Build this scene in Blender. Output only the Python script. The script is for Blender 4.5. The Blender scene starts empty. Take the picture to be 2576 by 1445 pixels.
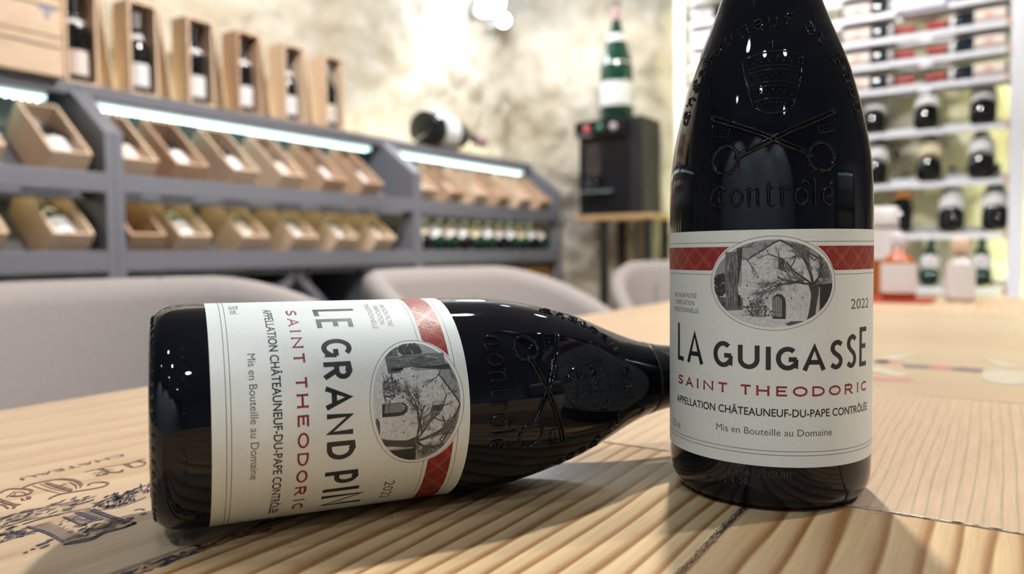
import bpy, bmesh, math, random
from mathutils import Vector, Matrix, noise

random.seed(7)
scene = bpy.context.scene
COL = scene.collection
PI = math.pi
TZ = 0.75                      # reference height of the bottles above the floor
TT = TZ - 0.0011               # the table top itself


# ------------------------------------------------------------------ camera
cam_data = bpy.data.cameras.new('camera')
cam = bpy.data.objects.new('camera', cam_data)
COL.objects.link(cam)
cam_data.sensor_fit = 'HORIZONTAL'
cam_data.sensor_width = 36.0
cam_data.lens = 1885.1 / 2576 * 36.0
cam_data.clip_start = 0.01
cam_data.clip_end = 50
right = Vector((0.83888, 0.54422, -0.01033)).normalized()
fwd = Vector((-0.54408, 0.83781, -0.04536)).normalized()
up = right.cross(fwd).normalized()
m3 = Matrix((right, up, -fwd)).transposed()
cam.matrix_world = Matrix.Translation((0, 0, TZ + 0.10622)) @ m3.to_4x4()
cam_data.dof.use_dof = True
cam_data.dof.focus_distance = 0.305
cam_data.dof.aperture_fstop = 6.9
cam_data.dof.aperture_blades = 0
scene.camera = cam

# ------------------------------------------------------------------ world, exposure
world = bpy.data.worlds.new('world')
scene.world = world
world.use_nodes = True
world.node_tree.nodes['Background'].inputs[0].default_value = (0.6, 0.62, 0.65, 1)
world.node_tree.nodes['Background'].inputs[1].default_value = 0.05
scene.view_settings.view_transform = 'Standard'
scene.view_settings.look = 'None'
scene.view_settings.gamma = 1.0
scene.view_settings.exposure = 0.0
scene.view_settings.use_curve_mapping = False
scene.cycles.max_bounces = 4
scene.cycles.diffuse_bounces = 3
scene.cycles.glossy_bounces = 3
scene.cycles.transmission_bounces = 4
scene.cycles.use_adaptive_sampling = True
scene.cycles.adaptive_threshold = 0.08
scene.cycles.adaptive_min_samples = 10
scene.cycles.use_light_tree = False
scene.cycles.use_denoising = True
scene.cycles.caustics_reflective = False
scene.cycles.caustics_refractive = False
scene.cycles.sample_clamp_indirect = 6.0

# ceiling downlights, some added only as fill: x, y, watts, colour
CEIL_Z = TZ + 1.85
SPOTS = [          # x, y, watts, colour, cone, where it is aimed, lamp radius
    (1.12, 1.66, 32, (1.0, 0.97, 0.92), 130, None, 0.045),
    (-0.47, 1.33, 44, (1.0, 0.98, 0.94), 130, None, 0.045),
    (-1.35, 2.95, 24, (1.0, 0.96, 0.92), 92, (-2.25, 3.95, 0.95), 0.045),  # unseen lamp added to brighten the back wall corner
    (-1.50, 1.75, 38, (1.0, 0.96, 0.92), 112, (-2.6, 1.95, 1.25), 0.045),  # unseen lamp added as fill for the display shelves
    (-0.60, 2.75, 30, (1.0, 0.98, 0.94), 84, (-0.55, 3.8, 1.15), 0.045),  # unseen lamp added to brighten the bottle rack
    (-1.25, -1.75, 34, (0.76, 0.89, 1.0), 84, (-1.25, -2.6, 1.45), 0.06),  # three wall washers added for soft front fill and glass reflections
    (0.05, -1.75, 34, (0.76, 0.89, 1.0), 84, (0.05, -2.6, 1.45), 0.06),
    (1.35, -1.75, 34, (0.76, 0.89, 1.0), 84, (1.35, -2.6, 1.45), 0.06),
    (-0.62, -0.75, 5.0, (0.74, 0.88, 1.0), 140, None, 0.07),
    (0.08, -0.95, 5.0, (0.74, 0.88, 1.0), 140, None, 0.07),
    (0.85, -0.65, 5.0, (0.74, 0.88, 1.0), 140, None, 0.07),
]



# ------------------------------------------------------------------ helpers
def set_in(node, name, val):
    if name in node.inputs:
        node.inputs[name].default_value = val


MATS = {}


def mat(name, col, rough=0.5, metal=0.0, spec=0.5, emit=None, estr=0.0, coat=0.0):
    if name in MATS:
        return MATS[name]
    m = bpy.data.materials.new(name)
    m.use_nodes = True
    b = m.node_tree.nodes['Principled BSDF']
    set_in(b, 'Base Color', (*col, 1))
    set_in(b, 'Roughness', rough)
    set_in(b, 'Metallic', metal)
    set_in(b, 'Specular IOR Level', spec)
    set_in(b, 'Coat Weight', coat)
    if emit:
        set_in(b, 'Emission Color', (*emit, 1))
        set_in(b, 'Emission Strength', estr)
    MATS[name] = m
    return m


def nd(m, t, **kw):
    n = m.node_tree.nodes.new(t)
    for k, v in kw.items():
        setattr(n, k, v)
    return n


def lk(m, a, b):
    m.node_tree.links.new(a, b)


def noisy(name, c1, c2, scale, rough=0.6, detail=4, stretch=(1, 1, 1), bump=0.0, spec=0.4, lo=0.35, hi=0.65):
    """two colours mixed by noise in object space, with optional fine relief"""
    m = mat(name, c1, rough, 0, spec)
    nt = m.node_tree
    b = nt.nodes['Principled BSDF']
    tc = nd(m, 'ShaderNodeTexCoord')
    mp = nd(m, 'ShaderNodeMapping')
    mp.inputs['Scale'].default_value = stretch
    lk(m, tc.outputs['Object'], mp.inputs['Vector'])
    nz = nd(m, 'ShaderNodeTexNoise')
    nz.inputs['Scale'].default_value = scale
    nz.inputs['Detail'].default_value = detail
    lk(m, mp.outputs[0], nz.inputs['Vector'])
    cr = nd(m, 'ShaderNodeValToRGB')
    cr.color_ramp.elements[0].position = lo
    cr.color_ramp.elements[1].position = hi
    cr.color_ramp.elements[0].color = (*c1, 1)
    cr.color_ramp.elements[1].color = (*c2, 1)
    lk(m, nz.outputs['Fac'], cr.inputs[0])
    lk(m, cr.outputs[0], b.inputs['Base Color'])
    if bump:
        bp = nd(m, 'ShaderNodeBump')
        bp.inputs['Strength'].default_value = bump
        bp.inputs['Distance'].default_value = 0.01
        lk(m, nz.outputs['Fac'], bp.inputs['Height'])
        lk(m, bp.outputs[0], b.inputs['Normal'])
    return m


def pine(name, light, dark, rough=0.42, wob=0.022, freq_prop='grain', axis=0, spec=0.4, thin=False):
    """pine: growth rings as soft saw-tooth stripes running along one axis; ring count per metre from a custom property"""
    m = mat(name, light, rough, 0, spec)
    b = m.node_tree.nodes['Principled BSDF']
    tc = nd(m, 'ShaderNodeTexCoord')
    oi = nd(m, 'ShaderNodeObjectInfo')
    sep = nd(m, 'ShaderNodeSeparateXYZ')
    lk(m, tc.outputs['Object'], sep.inputs[0])
    off = nd(m, 'ShaderNodeMath', operation='MULTIPLY')
    lk(m, oi.outputs['Random'], off.inputs[0])
    off.inputs[1].default_value = 37.0
    acr, aln = (0, 1) if axis == 0 else (1, 0)
    ls = nd(m, 'ShaderNodeMath', operation='MULTIPLY')
    lk(m, sep.outputs[aln], ls.inputs[0])
    ls.inputs[1].default_value = 0.13
    comb = nd(m, 'ShaderNodeCombineXYZ')
    lk(m, sep.outputs[acr], comb.inputs[0])
    lk(m, ls.outputs[0], comb.inputs[1])
    lk(m, off.outputs[0], comb.inputs[2])
    n1 = nd(m, 'ShaderNodeTexNoise')
    n1.inputs['Scale'].default_value = 7.0
    n1.inputs['Detail'].default_value = 3.0
    lk(m, comb.outputs[0], n1.inputs['Vector'])
    a1 = nd(m, 'ShaderNodeMath', operation='MULTIPLY_ADD')
    lk(m, n1.outputs['Fac'], a1.inputs[0])
    a1.inputs[1].default_value = wob
    lk(m, sep.outputs[acr], a1.inputs[2])
    at = nd(m, 'ShaderNodeAttribute', attribute_type='OBJECT', attribute_name=freq_prop)
    fr = nd(m, 'ShaderNodeMath', operation='MULTIPLY')
    lk(m, a1.outputs[0], fr.inputs[0])
    lk(m, at.outputs['Fac'], fr.inputs[1])
    n2 = nd(m, 'ShaderNodeTexNoise')
    n2.inputs['Scale'].default_value = 24.0
    n2.inputs['Detail'].default_value = 2.0
    lk(m, comb.outputs[0], n2.inputs['Vector'])
    ad = nd(m, 'ShaderNodeMath', operation='MULTIPLY_ADD')
    lk(m, n2.outputs['Fac'], ad.inputs[0])
    ad.inputs[1].default_value = 2.4
    lk(m, fr.outputs[0], ad.inputs[2])
    fc = nd(m, 'ShaderNodeMath', operation='FRACT')
    lk(m, ad.outputs[0], fc.inputs[0])
    cr = nd(m, 'ShaderNodeValToRGB')
    e = cr.color_ramp.elements
    e[0].position = 0.0
    e[0].color = (*light, 1)
    e[1].position = 1.0
    e[1].color = (*light, 1)
    mid = [light[i] * 0.72 + dark[i] * 0.28 for i in range(3)]
    x = e.new(0.70 if thin else 0.52)
    x.color = (*(light if thin else mid), 1)
    x = e.new(0.82 if thin else 0.80)
    x.color = (*dark, 1)
    x = e.new(0.90 if thin else 0.88)
    x.color = (*dark, 1)
    lk(m, fc.outputs[0], cr.inputs[0])
    # board-to-board hue and broad blotches
    n3 = nd(m, 'ShaderNodeTexNoise')
    n3.inputs['Scale'].default_value = 3.5
    lk(m, comb.outputs[0], n3.inputs['Vector'])
    mx = nd(m, 'ShaderNodeMix', data_type='RGBA', blend_type='MULTIPLY')
    mx.inputs['Factor'].default_value = 0.55
    cr3 = nd(m, 'ShaderNodeValToRGB')
    cr3.color_ramp.elements[0].position = 0.3
    cr3.color_ramp.elements[1].position = 0.7
    cr3.color_ramp.elements[0].color = (0.80, 0.66, 0.56, 1)
    cr3.color_ramp.elements[1].color = (1.0, 1.0, 0.97, 1)
    lk(m, n3.outputs['Fac'], cr3.inputs[0])
    ca = nd(m, 'ShaderNodeAttribute', attribute_type='OBJECT', attribute_name='contrast')
    cm = nd(m, 'ShaderNodeMix', data_type='RGBA')
    cm.inputs['A'].default_value = (*[light[i] * 0.85 + dark[i] * 0.15 for i in range(3)], 1)
    lk(m, ca.outputs['Fac'], cm.inputs['Factor'])
    lk(m, cr.outputs[0], cm.inputs['B'])
    lk(m, cm.outputs['Result'], mx.inputs['A'])
    lk(m, cr3.outputs[0], mx.inputs['B'])
    # fine pores and fibres drawn out along the grain
    pv = nd(m, 'ShaderNodeMapping')
    pv.inputs['Scale'].default_value = (1.0, 0.35, 1.0)
    lk(m, comb.outputs[0], pv.inputs['Vector'])
    n4 = nd(m, 'ShaderNodeTexNoise')
    n4.inputs['Scale'].default_value = 700.0
    n4.inputs['Detail'].default_value = 2.0
    lk(m, pv.outputs[0], n4.inputs['Vector'])
    mr = nd(m, 'ShaderNodeMapRange')
    mr.inputs['From Min'].default_value = 0.32
    mr.inputs['From Max'].default_value = 0.62
    mr.inputs['To Min'].default_value = 0.89
    mr.inputs['To Max'].default_value = 1.03
    lk(m, n4.outputs['Fac'], mr.inputs['Value'])
    sc4 = nd(m, 'ShaderNodeVectorMath', operation='SCALE')
    lk(m, mx.outputs['Result'], sc4.inputs[0])
    lk(m, mr.outputs[0], sc4.inputs['Scale'])
    lk(m, sc4.outputs[0], b.inputs['Base Color'])
    bp = nd(m, 'ShaderNodeBump')
    bp.inputs['Strength'].default_value = 0.12
    bp.inputs['Distance'].default_value = 0.0004
    lk(m, fc.outputs[0], bp.inputs['Height'])
    lk(m, bp.outputs[0], b.inputs['Normal'])
    return m


def link_obj(name, me, m=None, parent=None):
    o = bpy.data.objects.new(name, me)
    COL.objects.link(o)
    if m is not None and len(me.materials) == 0:
        me.materials.append(m)
    if parent is not None:
        o.parent = parent
    return o


class MB:
    """collects geometry; build() links it as one mesh object"""

    def __init__(self):
        self.v, self.f, self.s, self.mi = [], [], [], []

    def add(self, vs, fs, smooth=False, mi=0):
        n = len(self.v)
        self.v += [tuple(p) for p in vs]
        for f in fs:
            self.f.append(tuple(i + n for i in f))
            self.s.append(smooth)
            self.mi.append(mi)
        return self

    def box(self, x0, x1, y0, y1, z0, z1, b=0.0, mi=0):
        if b <= 0:
            vs = [(x, y, z) for z in (z0, z1) for y in (y0, y1) for x in (x0, x1)]
            fs = [(0, 2, 3, 1), (4, 5, 7, 6), (0, 1, 5, 4), (2, 6, 7, 3), (0, 4, 6, 2), (1, 3, 7, 5)]
            return self.add(vs, fs, mi=mi)
        bm = bmesh.new()
        bmesh.ops.create_cube(bm, size=1)
        for v in bm.verts:
            v.co = Vector(((x0 + x1) / 2 + v.co.x * (x1 - x0), (y0 + y1) / 2 + v.co.y * (y1 - y0), (z0 + z1) / 2 + v.co.z * (z1 - z0)))
        bmesh.ops.bevel(bm, geom=bm.edges[:], offset=b, segments=2, profile=0.5, affect='EDGES')
        return self.frombm(bm, mi=mi)

    def frombm(self, bm, smooth=False, mi=0):
        bm.verts.index_update()
        self.add([v.co[:] for v in bm.verts], [[v.index for v in f.verts] for f in bm.faces], smooth, mi)
        bm.free()
        return self

    def prism(self, pts, y0, y1):
        """polygon in x,z extruded along y (pts counter-clockwise seen from -y)"""
        n = len(pts)
        vs = [(p[0], y0, p[1]) for p in pts] + [(p[0], y1, p[1]) for p in pts]
        fs = [tuple(range(n)), tuple(range(2 * n - 1, n - 1, -1))]
        for i in range(n):
            j = (i + 1) % n
            fs.append((i, i + n, j + n, j))
        return self.add(vs, fs)

    def lathe(self, prof, seg=24, o=(0, 0, 0), smooth=True, mi=0, a0=0.0, a1=2 * PI, squash=1.0):
        closed = abs(a1 - a0 - 2 * PI) < 1e-6
        na = seg if closed else seg + 1
        vs, fs = [], []
        for (h, r) in prof:
            for i in range(na):
                a = a0 + (a1 - a0) * i / seg
                vs.append((o[0] + r * math.cos(a), o[1] + squash * r * math.sin(a), o[2] + h))
        for k in range(len(prof) - 1):
            for i in range(seg):
                j = (i + 1) % na if closed else i + 1
                fs.append((k * na + i, k * na + j, (k + 1) * na + j, (k + 1) * na + i))
        return self.add(vs, fs, smooth, mi)

    def tube(self, pts, r, seg=8, smooth=True, mi=0):
        pts = [Vector(p) for p in pts]
        vs, fs = [], []
        for i, p in enumerate(pts):
            t = (pts[min(i + 1, len(pts) - 1)] - pts[max(i - 1, 0)]).normalized()
            u = t.cross(Vector((0.13, 0.27, 0.95)))
            if u.length < 1e-3:
                u = t.cross(Vector((1, 0, 0)))
            u.normalize()
            w = t.cross(u)
            rr = r[i] if isinstance(r, (list, tuple)) else r
            for k in range(seg):
                a = 2 * PI * k / seg
                vs.append(p + rr * (math.cos(a) * u + math.sin(a) * w))
        for i in range(len(pts) - 1):
            for k in range(seg):
                fs.append((i * seg + k, i * seg + (k + 1) % seg, (i + 1) * seg + (k + 1) % seg, (i + 1) * seg + k))
        fs.append(tuple(range(seg - 1, -1, -1)))
        fs.append(tuple((len(pts) - 1) * seg + k for k in range(seg)))
        return self.add(vs, fs, smooth, mi)

    def mesh(self, name, mats):
        me = bpy.data.meshes.new(name)
        me.from_pydata(self.v, [], self.f)
        for m in (mats if isinstance(mats, (list, tuple)) else [mats]):
            me.materials.append(m)
        me.polygons.foreach_set('use_smooth', self.s)
        me.polygons.foreach_set('material_index', self.mi)
        me.update()
        return me

    def build(self, name, m, parent=None, fix=False):
        me = self.mesh(name, m)
        if fix:
            bm = bmesh.new()
            bm.from_mesh(me)
            bmesh.ops.recalc_face_normals(bm, faces=bm.faces[:])
            bm.to_mesh(me)
            bm.free()
        return link_obj(name, me, None, parent)


def empty(name, loc=(0, 0, 0), rot=(0, 0, 0)):
    o = bpy.data.objects.new(name, None)
    o.empty_display_size = 0.05
    COL.objects.link(o)
    o.location = loc
    o.rotation_euler = rot
    return o


def tag(o, label=None, cat=None, group=None, kind=None):
    if label:
        o['label'] = label
    if cat:
        o['category'] = cat
    if group:
        o['group'] = group
    if kind:
        o['kind'] = kind
    return o


def copy_tree(o, parent=None):
    c = o.copy()
    COL.objects.link(c)
    if parent is not None:
        c.parent = parent
    for ch in o.children:
        copy_tree(ch, c)
    return c


ORD = ['first', 'second', 'third', 'fourth', 'fifth', 'sixth', 'seventh', 'eighth', 'ninth', 'tenth', 'eleventh', 'twelfth']

# ------------------------------------------------------------------ materials
M_GLASS = mat('dark_bottle_glass', (0.0035, 0.0045, 0.0085), 0.025, 0, 0.40)
set_in(M_GLASS.node_tree.nodes['Principled BSDF'], 'IOR', 1.46)
M_PAPER = noisy('label_paper', (0.735, 0.775, 0.745), (0.755, 0.795, 0.765), 900, 0.55, 2, bump=0.015, spec=0.3)
M_INK = mat('ink_black', (0.018, 0.020, 0.022), 0.45)
M_INKG = mat('ink_grey', (0.10, 0.105, 0.11), 0.5)
M_INKL = mat('ink_line', (0.16, 0.15, 0.12), 0.5)
M_INKR = mat('ink_wine_red', (0.24, 0.022, 0.030), 0.45)
M_RED = noisy('ink_red_band', (0.26, 0.014, 0.018), (0.31, 0.02, 0.024), 1500, 0.42, 2, bump=0.10, spec=0.5)
M_GOLD = mat('ink_gold', (0.42, 0.22, 0.075), 0.4, 0.3)
M_CAPS = mat('capsule_black', (0.012, 0.012, 0.014), 0.3)
M_STEEL = mat('grey_shelf_paint', (0.155, 0.155, 0.180), 0.5)
M_TPINE = pine('table_pine', (0.66, 0.515, 0.355), (0.44, 0.255, 0.125), rough=0.36)
M_TPINEB = pine('table_pine_golden', (0.62, 0.455, 0.26), (0.29, 0.14, 0.05), rough=0.36)
M_TPINE3 = pine('table_pine_fine', (0.56, 0.425, 0.30), (0.40, 0.31, 0.19), rough=0.36, wob=0.03, thin=True)
M_TPINE2 = pine('table_pine_crosswise', (0.52, 0.39, 0.265), (0.40, 0.36, 0.22), rough=0.36, axis=1)
M_CRATE = noisy('crate_wood', (0.66, 0.48, 0.33), (0.72, 0.55, 0.40), 9, 0.6, 3, (2, 2, 9), spec=0.25)
M_CRATE2 = noisy('crate_wood_tan', (0.52, 0.335, 0.215), (0.57, 0.39, 0.27), 9, 0.6, 3, (2, 2, 9), spec=0.25)
M_FABRIC = noisy('greige_fabric', (0.335, 0.29, 0.275), (0.37, 0.325, 0.31), 260, 0.85, 3, bump=0.10, spec=0.15)
M_BLACK = mat('black_metal', (0.012, 0.012, 0.013), 0.4)
M_WHITE = mat('white_enamel', (0.80, 0.80, 0.86), 0.35)
M_WLAB = mat('white_bottle_label', (0.72, 0.70, 0.71), 0.6)
M_CLAB = mat('cream_bottle_label', (0.70, 0.60, 0.40), 0.6)
M_PLAB = mat('pale_pink_label', (0.70, 0.60, 0.54), 0.6)
M_REDC = mat('red_capsule', (0.40, 0.022, 0.025), 0.4)
M_LED = mat('led_strip_light', (0.8, 0.9, 0.9), 0.5, emit=(0.52, 0.98, 0.94), estr=1.25)
M_BEAD = mat('led_bead', (0.8, 0.9, 0.9), 0.5, emit=(0.66, 1.0, 0.97), estr=14.0)
M_LEDW = mat('led_warm_green', (0.9, 0.9, 0.7), 0.5, emit=(1.0, 0.93, 0.50), estr=8.0)
M_UP = mat('uplight_warm', (0.9, 0.9, 0.7), 0.5, emit=(1.0, 0.95, 0.60), estr=9.0)

# ------------------------------------------------------------------ the room
XW, YW, XR, YF = -2.75, 4.2, 2.9, -2.6      # left stone wall, back stone wall, right wall, wall behind the camera


def stone_height(u, v, seed):
    p = Vector((u, v, seed))
    d, _ = noise.voronoi(Vector((u * 3.4, v * 4.6, seed)) + 0.35 * Vector((noise.noise(p * 3), noise.noise(p * 3 + Vector((9, 0, 0))), 0)))
    edge = min(1.0, (d[1] - d[0]) / 0.22)
    h = 0.042 * (edge ** 0.7) + 0.040 * noise.fractal(p * 2.2, 1.0, 2.0, 3) + 0.028 * noise.fractal(p * 9, 0.9, 2.1, 3)
    return h


def stone_mat():
    m = mat('rough_limestone', (0.5, 0.43, 0.29), 0.9, 0, 0.1)
    b = m.node_tree.nodes['Principled BSDF']
    tc = nd(m, 'ShaderNodeTexCoord')
    n1 = nd(m, 'ShaderNodeTexNoise')
    n1.inputs['Scale'].default_value = 2.2
    n1.inputs['Detail'].default_value = 6
    n1.inputs['Roughness'].default_value = 0.65
    lk(m, tc.outputs['Object'], n1.inputs['Vector'])
    cr = nd(m, 'ShaderNodeValToRGB')
    e = cr.color_ramp.elements
    e[0].position, e[0].color = 0.30, (0.40, 0.34, 0.245, 1)
    e[1].position, e[1].color = 0.74, (0.66, 0.62, 0.55, 1)
    x = e.new(0.46)
    x.color = (0.53, 0.475, 0.38, 1)
    x = e.new(0.58)
    x.color = (0.60, 0.555, 0.47, 1)
    lk(m, n1.outputs['Fac'], cr.inputs[0])
    lk(m, cr.outputs[0], b.inputs['Base Color'])
    n2 = nd(m, 'ShaderNodeTexNoise')
    n2.inputs['Scale'].default_value = 26
    n2.inputs['Detail'].default_value = 5
    lk(m, tc.outputs['Object'], n2.inputs['Vector'])
    bp = nd(m, 'ShaderNodeBump')
    bp.inputs['Strength'].default_value = 0.6
    bp.inputs['Distance'].default_value = 0.03
    lk(m, n2.outputs['Fac'], bp.inputs['Height'])
    lk(m, bp.outputs[0], b.inputs['Normal'])
    return m


M_STONE = stone_mat()


def stone_wall(name, along, a0, a1, pos, sgn, na, nz, seed):
    """relief wall; along 'y' lies in x=pos, along 'x' lies in y=pos; sgn points into the room"""
    mb = MB()
    vs, fs = [], []
    for k in range(nz + 1):
        z = CEIL_Z * k / nz
        for i in range(na + 1):
            a = a0 + (a1 - a0) * i / na
            h = sgn * (stone_height(a, z, seed) - 0.03)
            vs.append((pos + h, a, z) if along == 'y' else (a, pos + h, z))
    w = na + 1
    for k in range(nz):
        for i in range(na):
            q = (k * w + i, k * w + i + 1, (k + 1) * w + i + 1, (k + 1) * w + i)
            fs.append(q if sgn * (1 if along == 'y' else -1) > 0 else q[::-1])
    mb.add(vs, fs, True)
    o = mb.build(name, M_STONE)
    return tag(o, kind='structure')


stone_wall('wall_left', 'y', YF, YW + 0.1, XW, 1, 190, 76, 3.1)
stone_wall('wall_back', 'x', XW - 0.1, XR, YW, -1, 160, 76, 8.7)
M_PLASTER = noisy('pale_plaster', (0.40, 0.415, 0.44), (0.46, 0.475, 0.50), 3, 0.9, 4, bump=0.2)
tag(MB().box(XR, XR + 0.1, YF, YW, 0, CEIL_Z).build('wall_right', M_PLASTER), kind='structure')
tag(MB().box(XW, XR, YF - 0.1, YF, 0, CEIL_Z).build('wall_front', M_PLASTER), kind='structure')
M_CEIL = noisy('vault_plaster', (0.48, 0.50, 0.54), (0.54, 0.56, 0.60), 4, 0.9, 4, bump=0.2)
tag(MB().box(XW - 0.1, XR + 0.1, YF - 0.1, YW + 0.1, CEIL_Z, CEIL_Z + 0.1).build('ceiling', M_CEIL), kind='structure')
M_FLOOR = noisy('floor_tiles', (0.16, 0.125, 0.10), (0.22, 0.18, 0.14), 5, 0.5, 4)
tag(MB().box(XW - 0.1, XR + 0.1, YF - 0.1, YW + 0.1, -0.1, 0.0).build('floor', M_FLOOR), kind='structure')

# ------------------------------------------------------------------ ceiling downlights
M_LAMP = mat('downlight_diffuser', (1, 1, 1), 0.5, emit=(0.92, 0.96, 1.0), estr=34.0)
for i, (x, y, w, c, cone, aim, rl) in enumerate(SPOTS):
    e = empty('ceiling_downlight', (x, y, CEIL_Z - 0.04))
    MB().lathe([(0.04, 0.075), (0.0, 0.075), (-0.004, 0.072), (0.0, 0.066), (0.03, 0.064), (0.04, 0.064)], 28).build('trim_ring', M_WHITE, e)
    MB().lathe([(0.010, 0.0), (0.009, 0.03), (0.012, 0.064)], 24).build('diffuser', M_LAMP, e, fix=True)
    where = ['over the far end of the table beyond the tall bottle', 'over the table behind the two bottles', 'added to brighten the corner between the shelves and the wine dispenser',
             'added as fill over the middle of the grey display shelves', 'added as fill in front of the white bottle rack', 'added for soft fill, washing the front wall, shelf side', 'added for soft fill, washing the front wall, middle', 'added for soft fill, washing the front wall, rack side',
             'just behind the camera, shelf side', 'just behind the camera, middle', 'just behind the camera, rack side'][i]
    tag(e, 'white round recessed ceiling downlight ' + where, 'ceiling light', 'ceiling downlights')
    ld = bpy.data.lights.new('downlight_lamp', 'SPOT')
    ld.energy = w * 4
    ld.color = c
    ld.spot_size = math.radians(cone)
    ld.spot_blend = 0.35
    ld.shadow_soft_size = rl
    lo = bpy.data.objects.new('lamp', ld)
    COL.objects.link(lo)
    lo.parent = e
    lo.location = (0, 0, -0.02)
    if aim:
        lo.rotation_euler = (Vector(aim) - Vector((x, y, CEIL_Z - 0.06))).to_track_quat('-Z', 'Y').to_euler()

# ------------------------------------------------------------------ the table: crate lids let into a frame
table = empty('tasting_table', (0, 0, 0))
tag(table, 'long pine tasting table topped with printed wine crate lids, two bottles on it', 'table')
TX0, TX1, TY0, TY1 = -0.59, 0.61, -0.35, 1.95
panels = []


def crate_lid(x0, x1, y0, y1, grain=110, cross=False, contrast=0.5, dz=0.0):
    g = 0.0009
    mb = MB().box(x0 + g, x1 - g, y0 + g, y1 - g, TT - 0.018, TT + dz, b=0.0009)
    o = mb.build('crate_lid', M_TPINE2 if cross else (M_TPINE3 if grain > 150 else (M_TPINEB if contrast > 0.9 else M_TPINE)), table)
    o['grain'] = float(grain)
    o['contrast'] = float(contrast)
    panels.append(o)
    return o


lid_print = crate_lid(TX0, -0.2505, TY0, 0.62, 36, contrast=0.4)
crate_lid(TX0, -0.2505, 0.62, 1.25, 60)
crate_lid(TX0, -0.2505, 1.25, TY1, 60)
crate_lid(-0.2505, -0.088, TY0, 0.380, 96, contrast=1.0)
crate_lid(-0.088, 0.27, TY0, 0.336, 84, contrast=1.0)
crate_lid(-0.2505, -0.12, 0.380, 0.62, 120)
crate_lid(-0.12, 0.27, 0.336, 0.62, 185, contrast=0.75)
lid_emblem = crate_lid(-0.2505, 0.27, 0.62, 0.97, 40, True)
crate_lid(-0.2505, 0.27, 0.97, 1.45, 60, True)
crate_lid(-0.2505, 0.27, 1.45, TY1, 60)
crate_lid(0.27, TX1, TY0, 0.40, 90)
crate_lid(0.27, TX1, 0.40, 0.92, 70)
crate_lid(0.27, TX1, 0.92, 1.45, 70, True)
crate_lid(0.27, TX1, 1.45, TY1, 70)
M_GROUT = noisy('seam_filler', (0.11, 0.10, 0.09), (0.30, 0.28, 0.255), 120, 0.8, 3)
MB().box(TX0 + 0.004, TX1 - 0.004, TY0 + 0.004, TY1 - 0.004, TT - 0.03, TT - 0.0035).build('under_board', M_GROUT, table)
for (a, b_, c, d) in ((TX0, TX1, TY0, TY0 + 0.03), (TX0, TX1, TY1 - 0.03, TY1), (TX0, TX0 + 0.03, TY0 + 0.03, TY1 - 0.03), (TX1 - 0.03, TX1, TY0 + 0.03, TY1 - 0.03)):
    o = MB().box(a + 0.003, b_ - 0.003, c + 0.003, d - 0.003, TT - 0.10, TT - 0.03).build('apron', M_TPINE, table)
    o['grain'] = 60.0
for sx in (TX0 + 0.07, TX1 - 0.07):
    for sy in (TY0 + 0.09, TY1 - 0.09):
        o = MB().box(sx - 0.035, sx + 0.035, sy - 0.035, sy + 0.035, 0.0, TT - 0.03, b=0.004).build('leg', M_TPINE, table)
        o['grain'] = 60.0


# ---- prints on the crate lids (flat ink, a hair above the wood)
def ribbon2d(pts, w, mb, z, taper=False):
    """flat stroke of width w through 2-D points"""
    n = len(pts)
    if n < 2:
        return
    L, R = [], []
    for i in range(n):
        a = pts[max(i - 1, 0)]
        c = pts[min(i + 1, n - 1)]
        dx, dy = c[0] - a[0], c[1] - a[1]
        l = math.hypot(dx, dy) or 1e-9
        k = 1.0
        if 0 < i < n - 1:
            b_ = pts[i]
            d1 = math.hypot(b_[0] - a[0], b_[1] - a[1]) or 1e-9
            d2 = math.hypot(c[0] - b_[0], c[1] - b_[1]) or 1e-9
            cs = ((b_[0] - a[0]) * (c[0] - b_[0]) + (b_[1] - a[1]) * (c[1] - b_[1])) / (d1 * d2)
            k = min(1.6, 1 / math.sqrt(max(0.2, (1 + cs) / 2)))
            dx = (b_[0] - a[0]) / d1 + (c[0] - b_[0]) / d2
            dy = (b_[1] - a[1]) / d1 + (c[1] - b_[1]) / d2
            l = math.hypot(dx, dy) or 1e-9
        nx, ny = -dy / l, dx / l
        hw = w / 2 * k
        if taper:
            hw *= 0.35 + 0.65 * math.sin(PI * (0.12 + 0.76 * i / (n - 1)))
        L.append((pts[i][0] + nx * hw, pts[i][1] + ny * hw, z))
        R.append((pts[i][0] - nx * hw, pts[i][1] - ny * hw, z))
    fs = [(n + i, n + i + 1, i + 1, i) for i in range(n - 1)]
    mb.add(L + R, fs)


def smooth_line(pts, k=4):
    """Catmull-Rom through points"""
    if len(pts) < 3:
        return pts
    P = [pts[0]] + list(pts) + [pts[-1]]
    out = []
    for i in range(1, len(P) - 2):
        for j in range(k):
            t = j / k
            out.append(tuple(0.5 * ((2 * P[i][c]) + (-P[i - 1][c] + P[i + 1][c]) * t + (2 * P[i - 1][c] - 5 * P[i][c] + 4 * P[i + 1][c] - P[i + 2][c]) * t * t
                                    + (-P[i - 1][c] + 3 * P[i][c] - 3 * P[i + 1][c] + P[i + 2][c]) * t ** 3) for c in range(len(pts[0]))))
    out.append(tuple(pts[-1]))
    return out


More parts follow.
